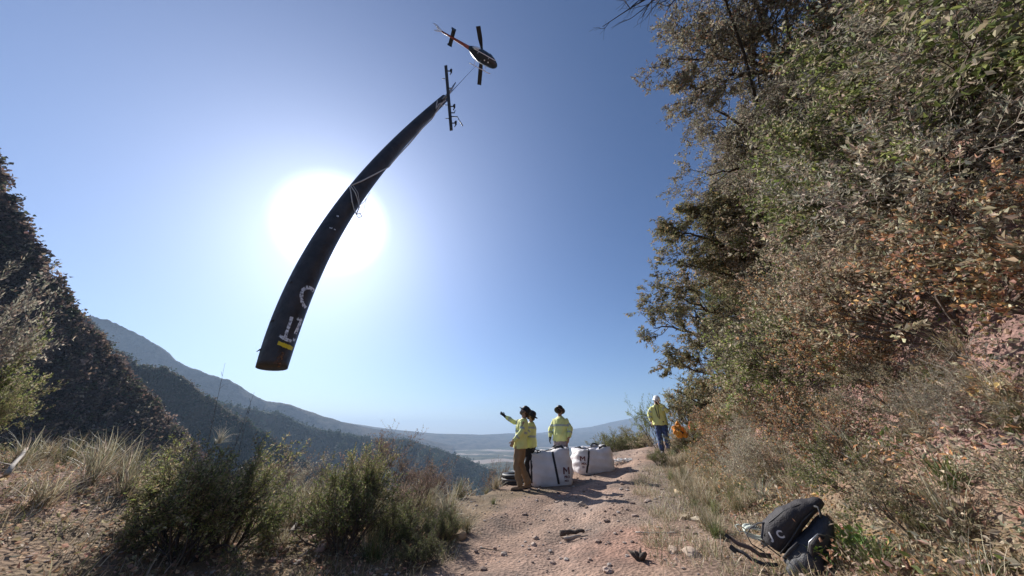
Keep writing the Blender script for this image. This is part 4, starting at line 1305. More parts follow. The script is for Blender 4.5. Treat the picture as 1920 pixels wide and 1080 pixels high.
def bulk_bag(loc, rot, wx, wy, hh, label, seed, texts, slump=(0, 0)):
    r = random.Random(seed)
    o = empty('bulk_bag', loc); o.rotation_euler = (0, 0, rot)
    tag(o, label, 'bulk bag', 'white bulk bags on the ledge')
    n = 18; zs = 16
    V = []; Fc = []
    per = []
    for side in range(4):
        for k in range(n):
            q = -1 + 2 * k / n
            per.append([(q, -1), (1, q), (-q, 1), (-1, -q)][side])
    m = len(per)
    def prof(px_, py_, f):
        # rounded square bulging in the middle and narrowing a little to the top
        b = 1 + .05 * math.sin(math.pi * min(1, f * 1.05)) + .015 * f - (.04 if f < .03 else 0)
        rr = max(abs(px_), abs(py_)); c = min(abs(px_), abs(py_))
        round_ = 1 - .13 * c ** 3
        bulge = 1 + .09 * (1 - c * c) * math.sin(math.pi * f ** .8)
        return px_ * b * round_ * bulge, py_ * b * round_ * bulge
    for j in range(zs + 1):
        f = j / zs
        for i, (a, b) in enumerate(per):
            x, y = prof(a, b, f)
            wob = (.012 + .018 * f) * math.sin(f * 21 + seed + a * 3 + b * 2) * (1 if f > .08 else 0) + .012 * math.sin(a * 9 + b * 7 + f * 9 + seed)
            k = 1 + wob
            z = hh * f
            z += f ** 3 * (slump[0] * a + slump[1] * b)
            if f > .7: z += .06 * math.sin(a * 4 + b * 4 + seed) * (f - .7) / .3
            V.append((x * wx / 2 * k, y * wy / 2 * k, z))
    # top with sagging folds
    rings = 7
    for q in range(1, rings):
        g = 1 - q / rings
        for i, (a, b) in enumerate(per):
            x, y = prof(a, b, 1.0)
            dz = .07 * math.sin(math.pi * min(1, (1 - g) * 1.7)) - .14 * (1 - g) ** 1.5 + .035 * math.sin(a * 7 + q * 1.3 + seed) * math.sin(b * 6 + q) 
            V.append((x * wx / 2 * g, y * wy / 2 * g, hh + dz + (slump[0] * a + slump[1] * b) * g))
    V.append((0, 0, hh - .08))
    tot = zs + rings
    for j in range(tot - 0):
        if j >= tot - 0 or (j + 1) * m >= len(V) - 1: break
        for i in range(m): Fc.append((j * m + i, j * m + (i + 1) % m, (j + 1) * m + (i + 1) % m, (j + 1) * m + i))
    c = len(V) - 1; j = tot - 1
    for i in range(m): Fc.append((j * m + i, j * m + (i + 1) % m, c))
    Fc.append(tuple(reversed(range(m))))
    body = MB().add(V, Fc).build('sack', M_BAG, o)
    bv = BVHTree.FromPolygons([v.co.copy() for v in body.data.vertices], [tuple(p.vertices) for p in body.data.polygons])
    def front(x, z, off=.010, y0=-3):
        h, nn, _, _ = bv.ray_cast(Vector((x, y0, z)), Vector((0, 1 if y0 < 0 else -1, 0)))
        return None if h is None else h + Vector((0, -off if y0 < 0 else off, 0))
    # corner loops and webbing straps
    def strap(pts, wd, name='strap'):
        m_ = MB(); m_.tube(pts, [(wd, .008)] * len(pts), 6, flat=(1, 0, 0)); m_.build(name, M_STRAP, o)
    for (x0, lean) in texts['straps']:
        P = []
        for k in range(9):
            z = hh * (.12 + .84 * k / 8); p = front(x0 + lean * k / 8, z, .01)
            if p: P.append(p)
        P.append(P[-1] + Vector((0, .05, .06)))
        strap(P, .026)
    for sx, sy in ((-1, -1), (1, -1), (1, 1), (-1, 1)):
        cx_, cy_ = sx * wx * .40, sy * wy * .40
        zt = hh + (slump[0] * sx + slump[1] * sy)
        ex, ey = -sx * wx * .30, r.uniform(-.08, .08)
        P = [Vector((cx_ + ex * f + .0, cy_ + ey * f, zt + .0 + .075 * math.sin(math.pi * f) + r.uniform(-.02, .02))) for f in (0, .15, .35, .55, .75, 1)]
        strap(P, .028, 'lifting_loop')
    P = [Vector((x, .1 * math.sin(x * 7 + seed), hh + .05 + .03 * math.sin(x * 9))) for x in np.linspace(-wx * .42, wx * .42, 10)]
    strap(P, .03, 'lifting_loop')
    for (body_t, size, x, z, bold) in texts['t']:
        me = text_mesh(body_t, size, bold)
        for v in me.vertices:
            p = front(x + v.co.x, z + v.co.y, .012)
            v.co = p if p else Vector((x + v.co.x, -wy / 2, z + v.co.y))
        me.materials.append(M_PRINT); link('print', me, o)
    return o
p1 = at(1037, 913, 6.75); z1 = min(hz(p1.x - .3, p1.y), hz(p1.x + .3, p1.y + .3))
bulk_bag((p1.x, p1.y + .45, z1 - .02), R(-4), .98, .85, .71, 'white bulk bag with dark straps nearest the man pointing up', 3,
         {'straps': [(.17, -.10), (-.46, .0)], 't': [('M', .20, .29, .28, .004), ('PRO', .07, .31, .20, .003), ('MIX', .06, .31, .13, .002)]}, slump=(.07, .0))
p2 = at(1113, 893, 7.7); z2 = hz(p2.x, p2.y + .4)
bulk_bag((p2.x + .12, p2.y + .5, z2 - .02), R(6), 1.0, .85, .60, 'white bulk bag with folded top standing second, beside the white rope pile', 8,
         {'straps': [(-.34, .13)], 't': [('M', .16, -.47, .34, .003), ('MIX', .07, -.45, .26, .003), ('25', .06, -.44, .18, .002)]}, slump=(.05, .02))

# white rope pile
def rope_pile(loc, r0, n, rad, mat, label, seed, name='rope_pile', squash=.5, cat='rope'):
    r = random.Random(seed); m = MB()
    for k in range(n):
        c = Vector((r.uniform(-.24, .24), r.uniform(-.18, .18), .02 + .008 * k)); a0 = r.uniform(0, 6)
        R1, R2 = r0 * r.uniform(.6, 1.15), r0 * squash * r.uniform(.6, 1.15); tw = r.uniform(-.4, .4)
        P = []
        for i in range(19):
            a = a0 + i / 18 * 6.1
            q = Vector((R1 * math.cos(a), R2 * math.sin(a), .02 * math.sin(a * 3 + k)))
            P.append(c + Matrix.Rotation(tw, 3, 'Z') @ q)
        m.tube(P, rad, 6)
    o = m.build(name, mat); o.location = loc
    return tag(o, label, cat)
q = hit(1163, 866); rope_pile((q.x, q.y, q.z), .17, 8, .012, mat_plain('white_rope', (.75, .74, .72), .7), 'loose pile of white rope on the dirt right of the bulk bags', 4)

# tyre
def tyre(label, loc):
    o = empty('tyre', loc); tag(o, label, 'tyre')
    def torus(name, Rm, ra, rb, z, mat, n=40, k=14):
        V = []; Fc = []
        for i in range(n):
            a = 2 * math.pi * i / n
            for j in range(k):
                b = 2 * math.pi * j / k; c, s_ = math.cos(b), math.sin(b)
                rr = Rm + ra * math.copysign(abs(c) ** .6, c)
                V.append((rr * math.cos(a), rr * math.sin(a), z + rb * math.copysign(abs(s_) ** .6, s_)))
        for i in range(n):
            for j in range(k): Fc.append((i * k + j, ((i + 1) % n) * k + j, ((i + 1) % n) * k + (j + 1) % k, i * k + (j + 1) % k))
        return MB().add(V, Fc).build(name, mat, o)
    torus('sidewall', .30, .085, .05, .19, M_BLACK); torus('tread', .315, .09, .03, .115, M_STEEL if False else M_GREYR); torus('sidewall', .30, .085, .05, .05, M_BLACK)
M_GREYR = mat_plain('worn_rubber', (.10, .10, .105), .6, var=.2)
q = at(968, 903, 7.6); tyre('black rubber tyre lying flat on the lip behind the pointing man', (q.x, q.y, max(hz(q.x, q.y) - .03, q.z - .08)))

# ================================================================== people
M_SKIN = mat_plain('skin', (.36, .21, .14), .6, var=.12)
M_HIVIS = mat_plain('hi_vis_yellow', (.74, .76, .29), .8, var=.10, scale=6, bump=.5, bscale=14)
M_BAND = mat_plain('reflective_grey', (.40, .44, .40), .5, var=.1)
M_TAN = mat_plain('tan_canvas', (.27, .175, .095), .85, var=.16, scale=7, bump=.4, bscale=16)
M_BLK = mat_plain('black_cloth', (.012, .012, .014), .8, var=.2)
M_GRYP = mat_plain('grey_pink_cloth', (.27, .22, .23), .85, var=.15, scale=7, bump=.4, bscale=16)
M_JEAN = mat_plain('blue_denim', (.055, .085, .19), .85, var=.2, scale=9, bump=.4, bscale=18)
M_HAT = mat_plain('black_hat', (.012, .012, .013), .6, var=.2)
M_WHAT = mat_plain('white_helmet', (.8, .8, .78), .3, var=.03)
M_BEARD = mat_plain('grey_beard', (.14, .12, .11), .95, var=.4, scale=60)
M_HAIR = mat_plain('brown_hair', (.06, .035, .02), .9, var=.4, scale=60)
M_BOOT = mat_plain('tan_boot', (.24, .16, .10), .85, var=.2)
M_DBOOT = mat_plain('dark_boot', (.04, .032, .028), .7, var=.2)
M_GLOVE = mat_plain('tan_glove', (.40, .27, .16), .8, var=.15)
M_EYE = mat_plain('eye', (.03, .025, .02), .2, var=0)

def remesh(mb, name, mat, parent, vox=.01, smooth=3, fold=0.0, fscale=7, seed=0):
    me = mb.mesh(name)
    o = bpy.data.objects.new(name, me); COL.objects.link(o)
    md = o.modifiers.new('r', 'REMESH'); md.mode = 'VOXEL'; md.voxel_size = vox; md.use_smooth_shade = True
    if smooth:
        sm_ = o.modifiers.new('s', 'SMOOTH'); sm_.iterations = smooth; sm_.factor = .5
    dg = bpy.context.evaluated_depsgraph_get()
    m2 = bpy.data.meshes.new_from_object(o.evaluated_get(dg)); m2.name = name
    bpy.data.objects.remove(o)
    if fold:
        n = len(m2.vertices); co = np.empty(n * 3, np.float32); no = np.empty(n * 3, np.float32)
        m2.vertices.foreach_get('co', co); m2.vertices.foreach_get('normal', no)
        co = co.reshape(-1, 3); no = no.reshape(-1, 3)
        f = fbm(co[:, 0] * fscale * 1.4 + co[:, 2] * 3 + 5, co[:, 2] * fscale * .9 + co[:, 1] * fscale, seed, 3)
        co = co + no * (f * fold)[:, None]
        m2.vertices.foreach_set('co', co.astype(np.float32).ravel()); m2.update()
    m2.polygons.foreach_set('use_smooth', [True] * len(m2.polygons))
    m2.materials.clear(); m2.materials.append(mat)
    return link(name, m2, parent)

def limbpts(a, b, c, n=5):
    """smooth two-bone path"""
    P = [a.lerp(b, i / n) for i in range(n)] + [b.lerp(c, i / n) for i in range(n + 1)]
    return P
def interp_r(rs, n):
    return [float(np.interp(i / (n - 1), np.linspace(0, 1, len(rs)), rs)) for i in range(n)]

def hand(mb, wrist, d, palm_n, side=1, curl=.5, splay=.12):
    """palm, four unequal fingers and a thumb; d = direction the hand points, palm_n = out of the back of the hand"""
    d = d.normalized(); nrm = (palm_n - d * palm_n.dot(d)).normalized(); s_ = d.cross(nrm) * side
    mb.tube([wrist - d * .02, wrist + d * .02, wrist + d * .055, wrist + d * .09], [(.026, .019), (.032, .018), (.042, .016), (.040, .013)], 10, flat=s_)
    for i, (off, L) in enumerate([(-.030, .072), (-.010, .082), (.011, .076), (.030, .060)]):
        b = wrist + d * .085 + s_ * off
        fd = (d + s_ * (off / .03) * splay).normalized()
        p = [b - d * .02, b]
        a = 0
        for k in range(3):
            a += curl * (.55, .7, .6)[k]
            fd2 = (fd * math.cos(a) - nrm * math.sin(a)).normalized()
            p.append(p[-1] + fd2 * L * (.45, .32, .23)[k])
        mb.tube(p, [.0095, .0095, .009, .0082, .0065], 7)
    b = wrist + d * .025 - s_ * .028
    td = (d * .6 - s_ * .75 - nrm * .25).normalized()
    p = [b, b + td * .035, b + td * .035 + (td * .6 + d * .5).normalized() * .03, b + td * .035 + (td * .4 + d * .8).normalized() * .056]
    mb.tube(p, [.013, .012, .0105, .008], 7)

def person(label, loc, face_ang, J, cl, head_pitch=0, head_yaw=0, seed=0, scale=1.0):
    """local frame: the person faces +Y, +X is their right... all points in metres"""
    o = empty('person', loc); o.rotation_euler = (0, 0, face_ang); o.scale = (scale,) * 3
    tag(o, label, 'person')
    V = Vector
    pel, chest, neck = V(J.get('pelvis', (0, 0, .96))), V(J.get('chest', (0, -.01, 1.28))), V(J.get('neck', (0, -.02, 1.50)))
    HM = Matrix.Rotation(head_yaw, 3, 'Z') @ Matrix.Rotation(head_pitch, 3, 'X')
    hb = neck + V((0, .0, .05)); hc = hb + HM @ V((0, .03, .10))
    sh = {s: neck + V((s * .175, 0, -.095)) for s in (-1, 1)}
    hip = {s: pel + V((s * .085, 0, -.04)) for s in (-1, 1)}
    # ---- body, one continuous surface
    b = MB()
    tor = [pel + V((0, 0, -.08)), pel + V((0, 0, .05)), pel.lerp(chest, .5), chest, chest.lerp(neck, .55), neck + V((0, 0, -.03)), neck + V((0, 0, .01))]
    tr = [(.15, .11), (.16, .115), (.145, .105), (.155, .11), (.155, .09), (.09, .07), (.055, .055)]
    b.tube(tor, tr, 14, flat=(1, 0, 0))
    b.tube([neck + V((0, 0, -.06)), neck, hb, hc - HM @ V((0, .01, .03))], [.065, .058, .055, .055], 10)
    b.ball(hc, (.074, .092, .112), 14, 10, HM)
    b.ball(hc + HM @ V((0, .045, -.055)), (.052, .050, .055), 10, 8, HM)            # jaw
    b.tube([hc + HM @ V((0, .085, .025)), hc + HM @ V((0, .112, -.012)), hc + HM @ V((0, .095, -.022))], [.009, .017, .013], 7)   # nose
    b.ball(hc + HM @ V((0, .094, -.048)), (.024, .010, .009), 8, 5, HM)             # lips
    b.ball(hc + HM @ V((0, .085, .035)), (.05, .014, .010), 8, 5, HM)               # brow
    for s in (-1, 1): b.ball(hc + HM @ V((s * .076, .0, -.005)), (.010, .020, .032), 8, 6, HM)
    for s in (-1, 1):
        el, wr = V(J['elbow'][s]), V(J['wrist'][s])
        P = limbpts(sh[s], el, wr); b.tube(P, interp_r([.042, .042, .040, .038, .036, .029], len(P)), 10)
        kn, an = V(J['knee'][s]), V(J['ankle'][s])
        P = limbpts(hip[s], kn, an); b.tube(P, interp_r([.09, .08, .06, .055, .058, .045, .04], len(P)), 10)
        b.tube([an, an + V((0, .02, -.05)), an + V((0, .13, -.06))], [.04, .04, .03], 8)
    for s in (-1, 1):
        if s not in cl.get('gloves', {}):
            el, wr = V(J['elbow'][s]), V(J['wrist'][s]); hd = V(J.get('hdir', {}).get(s, (wr - el)))
            hand(b, wr, hd, V(J.get('hn', {}).get(s, (s, 0, 0))), s, J.get('curl', {}).get(s, .5))
    body = remesh(b, 'body', M_SKIN, o, .0062, 1)
    for s in (-1, 1):
        if s in cl.get('gloves', {}):
            el, wr = V(J['elbow'][s]), V(J['wrist'][s]); hd = V(J.get('hdir', {}).get(s, (wr - el))).normalized()
            g = MB(); hand(g, wr, hd, V(J.get('hn', {}).get(s, (s, 0, 0))), s, J.get('curl', {}).get(s, .5))
            g.tube([wr - hd * .05, wr - hd * .02, wr + hd * .03], [.040, .036, .032], 10)
            remesh(g, 'glove', cl['gloves'][s], o, .0065, 0)
    for s in (-1, 1):
        e = MB(); e.ball(hc + HM @ V((s * .031, .084, .012)), .0125, 8, 6); e.build('eye', M_EYE, o)
    # ---- shirt
    hem = cl.get('hem', -.10)
    t = MB()
    tor2 = [pel + V((0, -.005, hem)), pel + V((0, 0, .06)), pel.lerp(chest, .5), chest, chest.lerp(neck, .5), neck + V((0, -.005, -.055)), neck + V((0, 0, -.01))]
    w_ = cl.get('loose', 1.0)
    tr2 = [(.222 * w_, .175 * w_), (.215 * w_, .17 * w_), (.20 * w_, .15 * w_), (.205 * w_, .152 * w_), (.200, .137), (.135, .10), (.075, .075)]
    t.tube(tor2, tr2, 18, flat=(1, 0, 0))
    for s in (-1, 1):
        el, wr = V(J['elbow'][s]), V(J['wrist'][s])
        P = limbpts(sh[s] + V((-s * .03, 0, .0)), el, el.lerp(wr, .93)); t.tube(P, interp_r([.074, .076, .068, .065, .060, .046], len(P)), 12)
    # collar
    shirt = remesh(t, 'shirt', cl['shirt'], o, .011, 3, fold=.028, seed=seed)
    bvs = BVHTree.FromPolygons([v.co.copy() for v in shirt.data.vertices], [tuple(p.vertices) for p in shirt.data.polygons])
    def band(P, dirv, r, wd, name, n=40):
        """strip hugging the cloth: rays inwards from a ring"""
        d = dirv.normalized(); a = d.orthogonal().normalized(); c = d.cross(a); Vt = []
        for k in range(n):
            an_ = 2 * math.pi * k / n; q = a * math.cos(an_) + c * math.sin(an_)
            for h_ in (-1, 1):
                org = P + d * h_ * wd / 2
                hpt, nn, _, dist = bvs.ray_cast(org + q * r, -q, r)
                hpt = hpt if hpt is not None else org + q * r * .5
                Vt.append(hpt + q * .006)
        Fc = [(2 * k, 2 * ((k + 1) % n), 2 * ((k + 1) % n) + 1, 2 * k + 1) for k in range(n)]
        MB().add(Vt, Fc).build(name, M_BAND, o)
    for f in cl.get('bands', (.35, )):
        band(pel.lerp(neck, f), neck - pel, .30, .05, 'reflective_band')
    for s in (-1, 1):
        el, wr = V(J['elbow'][s]), V(J['wrist'][s])
        band(sh[s].lerp(el, .62), el - sh[s], .10, .045, 'sleeve_band', 24)
        band(el.lerp(wr, .45), wr - el, .09, .04, 'sleeve_band', 24)
    # ---- trousers
    t = MB()
    t.tube([pel + V((0, 0, -.14)), pel + V((0, 0, -.05)), pel + V((0, 0, .08))], [(.165, .12), (.172, .128), (.15, .11)], 16, flat=(1, 0, 0))
    for s in (-1, 1):
        kn, an = V(J['knee'][s]), V(J['ankle'][s])
        P = limbpts(hip[s], kn, an + V((0, 0, .0))); t.tube(P, interp_r([.115, .112, .095, .085, .082, .078, .075], len(P)), 12)
    remesh(t, 'trousers', cl['pants'], o, .011, 2, fold=.032, fscale=9, seed=seed + 3)
    for s in (-1, 1):
        an = V(J['ankle'][s]); m = MB()
        m.tube([an + V((0, 0, .10)), an + V((0, 0, .0)), an + V((0, .0, -.045))], [.055, .055, .055], 10)
        m.tube([an + V((0, -.065, -.055)), an + V((0, .0, -.045)), an + V((0, .10, -.055)), an + V((0, .19, -.062)), an + V((0, .215, -.07))], [(.035, .03), (.048, .045), (.050, .040), (.044, .030), (.02, .015)], 12, flat=(1, 0, 0))
        bt = remesh(m, 'boot', cl['boot'], o, .008, 1)
        m = MB(); m.box(an + V((0, .07, -.088)), (.098, .29, .022)); m.build('sole', M_DBOOT, bt, False)
    # ---- hat or helmet
    def hp(v): return hc + HM @ V(v)
    hat = MB(); n = 24; Vt = []; Fc = []
    prof = cl['hat_profile']
    for (r_, z) in prof:
        for k in range(n):
            a = 2 * math.pi * k / n
            Vt.append(hp((r_ * .90 * math.cos(a), r_ * 1.08 * math.sin(a) - .005, z)))
    for i in range(len(prof) - 1):
        for k in range(n): Fc.append((i * n + k, i * n + (k + 1) % n, (i + 1) * n + (k + 1) % n, (i + 1) * n + k))
    Fc.append(tuple((len(prof) - 1) * n + k for k in range(n)))
    hat.add(Vt, Fc); hat.build('hat', cl['hat'], o)
    if cl.get('beard'):
        m = MB(); m.ball(hp((0, .055, -.072)), (.062, .058, .055), 12, 8, HM); m.tube([hp((-.07, .01, -.02)), hp((-.058, .05, -.06)), hp((0, .095, -.078)), hp((.058, .05, -.06)), hp((.07, .01, -.02))], .018, 8)
        m.tube([hp((-.035, .098, -.040)), hp((0, .112, -.034)), hp((.035, .098, -.040))], .009, 6)
        remesh(m, 'beard', cl['beard'], o, .007, 1, fold=.02, fscale=40)
    m = MB(); m.ball(hp((0, -.03, .012)), (.082, .078, .098), 12, 9, HM); m.tube([hp((0, -.06, -.02)), hp((0, -.085, -.08)), hp((0, -.08, -.13 if cl.get('long') else -.09))], [.06, .05, .03], 10)
    m.build('hair', cl.get('hair', M_HAIR), o)
    if cl.get('glasses'):
        m = MB()
        for s in (-1, 1): m.ball(hp((s * .032, .099, .012)), (.027, .007, .018), 12, 8, HM); m.tube([hp((s * .058, .092, .015)), hp((s * .078, .0, .012))], .003, 5)
        m.tube([hp((-.012, .106, .015)), hp((.012, .106, .015))], .003, 5); m.build('sunglasses', M_EYE, o)
    return o, (pel, chest, neck, hc, HM)

BRIM = [(.090, -.002), (.150, -.004), (.172, -.006), (.170, .006), (.112, .016), (.110, .06), (.100, .10), (.070, .128), (.02, .138)]
HELM = [(.092, .005), (.125, .004), (.128, .014), (.102, .022), (.106, .06), (.096, .105), (.065, .135), (.02, .145)]

def feet(px, py, dist_pt): pass
# 1. pointing man, facing left and looking up
P1x, P1y = .22, 7.95
z = hz(P1x, P1y)
fa1 = R(82)      # local +Y turned to world -X
person('man in black hat and tan trousers raising one arm beside the front bag', (P1x, P1y, z), fa1,
       {'pelvis': (0, .02, .95), 'chest': (0, -.03, 1.27), 'neck': (0, -.08, 1.50),
        'elbow': {-1: (-.25, -.03, 1.18), 1: (.30, .22, 1.42)}, 'wrist': {-1: (-.22, .16, .99), 1: (.34, .46, 1.56)},
        'knee': {-1: (-.11, .10, .50), 1: (.10, .02, .50)}, 'ankle': {-1: (-.11, .02, .10), 1: (.12, -.14, .10)},
        'hdir': {-1: (.02, .05, -.1), 1: (.0, .75, .55)}, 'hn': {-1: (-1, 0, 0), 1: (0, -.5, 1)}, 'curl': {-1: .55, 1: .12}, 'hn': {-1: (-1, 0, 0), 1: (.9, -.3, .4)}},
       dict(shirt=M_HIVIS, pants=M_TAN, boot=M_BOOT, hat=M_HAT, hat_profile=BRIM, beard=M_BEARD, gloves={-1: M_GLOVE, 1: M_BLK}, bands=(.42,), hem=-.12), head_pitch=R(38), head_yaw=R(8), seed=1)
# 2. man behind him
P2x, P2y = .47, 8.45
person('man in black trousers half hidden behind the pointing man', (P2x, P2y, hz(P2x, P2y)), R(70),
       {'neck': (0, -.04, 1.48), 'elbow': {-1: (-.26, .02, 1.17), 1: (.26, .02, 1.17)}, 'wrist': {-1: (-.24, .14, .95), 1: (.24, .14, .95)},
        'knee': {-1: (-.10, .04, .50), 1: (.10, .04, .50)}, 'ankle': {-1: (-.11, .0, .10), 1: (.11, .0, .10)}},
       dict(shirt=M_HIVIS, pants=M_BLK, boot=M_DBOOT, hat=M_HAT, hat_profile=BRIM, beard=M_HAIR, bands=(.32, .72), hem=-.10), head_pitch=R(25), head_yaw=R(-10), seed=5, scale=.97)
# 3. man behind the bags
P3x, P3y = 1.34, 8.95
person('man in a black hat and dark glasses standing behind the two bulk bags looking up', (P3x, P3y, hz(P3x, P3y)), R(152),
       {'chest': (0, -.03, 1.27), 'neck': (0, -.06, 1.49), 'elbow': {-1: (-.29, -.04, 1.17), 1: (.29, -.04, 1.17)}, 'wrist': {-1: (-.27, .10, .94), 1: (.28, .08, .93)},
        'knee': {-1: (-.11, .03, .50), 1: (.11, .03, .50)}, 'ankle': {-1: (-.12, .0, .10), 1: (.12, .0, .10)}},
       dict(shirt=M_HIVIS, pants=M_GRYP, boot=M_BOOT, hat=M_HAT, hat_profile=BRIM, beard=M_HAIR, glasses=True, bands=(.52,), hem=-.10, gloves={1: M_BLK}), head_pitch=R(30), head_yaw=R(10), seed=9, scale=1.0)
# 4. man in white helmet by the bushes
q = at(1251, 856, 8.9); P4 = (q.x, q.y, hz(q.x, q.y))
p4o, (pel4, ch4, ne4, hc4, HM4) = person('man in jeans and a white helmet bowing his head at the bushes', P4, R(160),
       {'pelvis': (0, -.03, .95), 'chest': (0, .0, 1.27), 'neck': (0, .06, 1.47),
        'elbow': {-1: (-.27, .20, 1.24), 1: (.27, .02, 1.16)}, 'wrist': {-1: (-.06, .27, 1.47), 1: (.27, .10, .92)},
        'knee': {-1: (-.10, .03, .50), 1: (.10, .03, .50)}, 'ankle': {-1: (-.11, .0, .10), 1: (.11, .0, .10)}, 'hdir': {-1: (.05, -.04, .1)}},
       dict(shirt=M_HIVIS, pants=M_JEAN, boot=M_DBOOT, hat=M_WHAT, hat_profile=HELM, beard=M_HAIR, bands=(), hem=-.12, loose=1.1, long=True), head_pitch=R(-35), head_yaw=R(20), seed=13, scale=.98)
m = MB()
m.tube([ne4 + Vector((.09, .08, -.02)), ch4 + Vector((.07, .165, .05)), pel4 + Vector((.03, .175, .05))], .012, 6)
m.tube([ne4 + Vector((-.05, .10, -.02)), ch4 + Vector((-.01, .17, .05)), pel4 + Vector((.0, .18, .05))], .010, 6)
m.build('jacket_zip', M_STRAP, p4o)
m = MB(); m.tube([pel4 + Vector((-.2, .08, -.03)), pel4 + Vector((-.1, .16, -.04)), pel4 + Vector((.1, .16, -.04)), pel4 + Vector((.2, .08, -.03))], [(.012, .03)] * 4, 6, flat=(0, 1, 0)); m.build('belt', M_STRAP, p4o)

# orange bag and jacket in the bushes
M_OR = mat_plain('orange_cloth', (.80, .30, .03), .6, var=.15, scale=8, bump=.5)
M_RED = mat_plain('orange_red_cloth', (.62, .12, .03), .6, var=.15)
def soft_bag(px, py, t, sz, mat, label, seed):
    p = at(px, py, t); r = random.Random(seed)
    o = empty('bag', p); tag(o, label, 'bag')
    m = MB()
    m.ball((0, 0, 0), (sz, sz * .7, sz * 1.05), 14, 9)
    m.ball((sz * .5, -.02, -sz * .5), (sz * .7, sz * .6, sz * .55), 12, 8); m.tube([(0, 0, sz * .7), (-.02, 0, sz * 1.25), (.03, 0, sz * 1.5)], [sz * .5, sz * .25, sz * .12], 8)
    remesh(m, 'fabric', mat, o, sz * .07, 2, fold=sz * .5, fscale=3 / sz, seed=seed)
    m = MB(); m.tube([(-sz * .6, -sz * .5, sz * .3), (-sz * .2, -sz * .8, -sz * .1), (sz * .3, -sz * .75, -sz * .4)], [(.03, .008)] * 3, 6, flat=(0, 0, 1)); m.build('strap', M_STRAP, o)
soft_bag(1273, 808, 8.1, .15, M_OR, 'bright orange bag hanging in the bushes right of the man in jeans', 2)
soft_bag(1297, 800, 8.0, .085, M_RED, 'small orange red bag deeper in the bushes', 3)

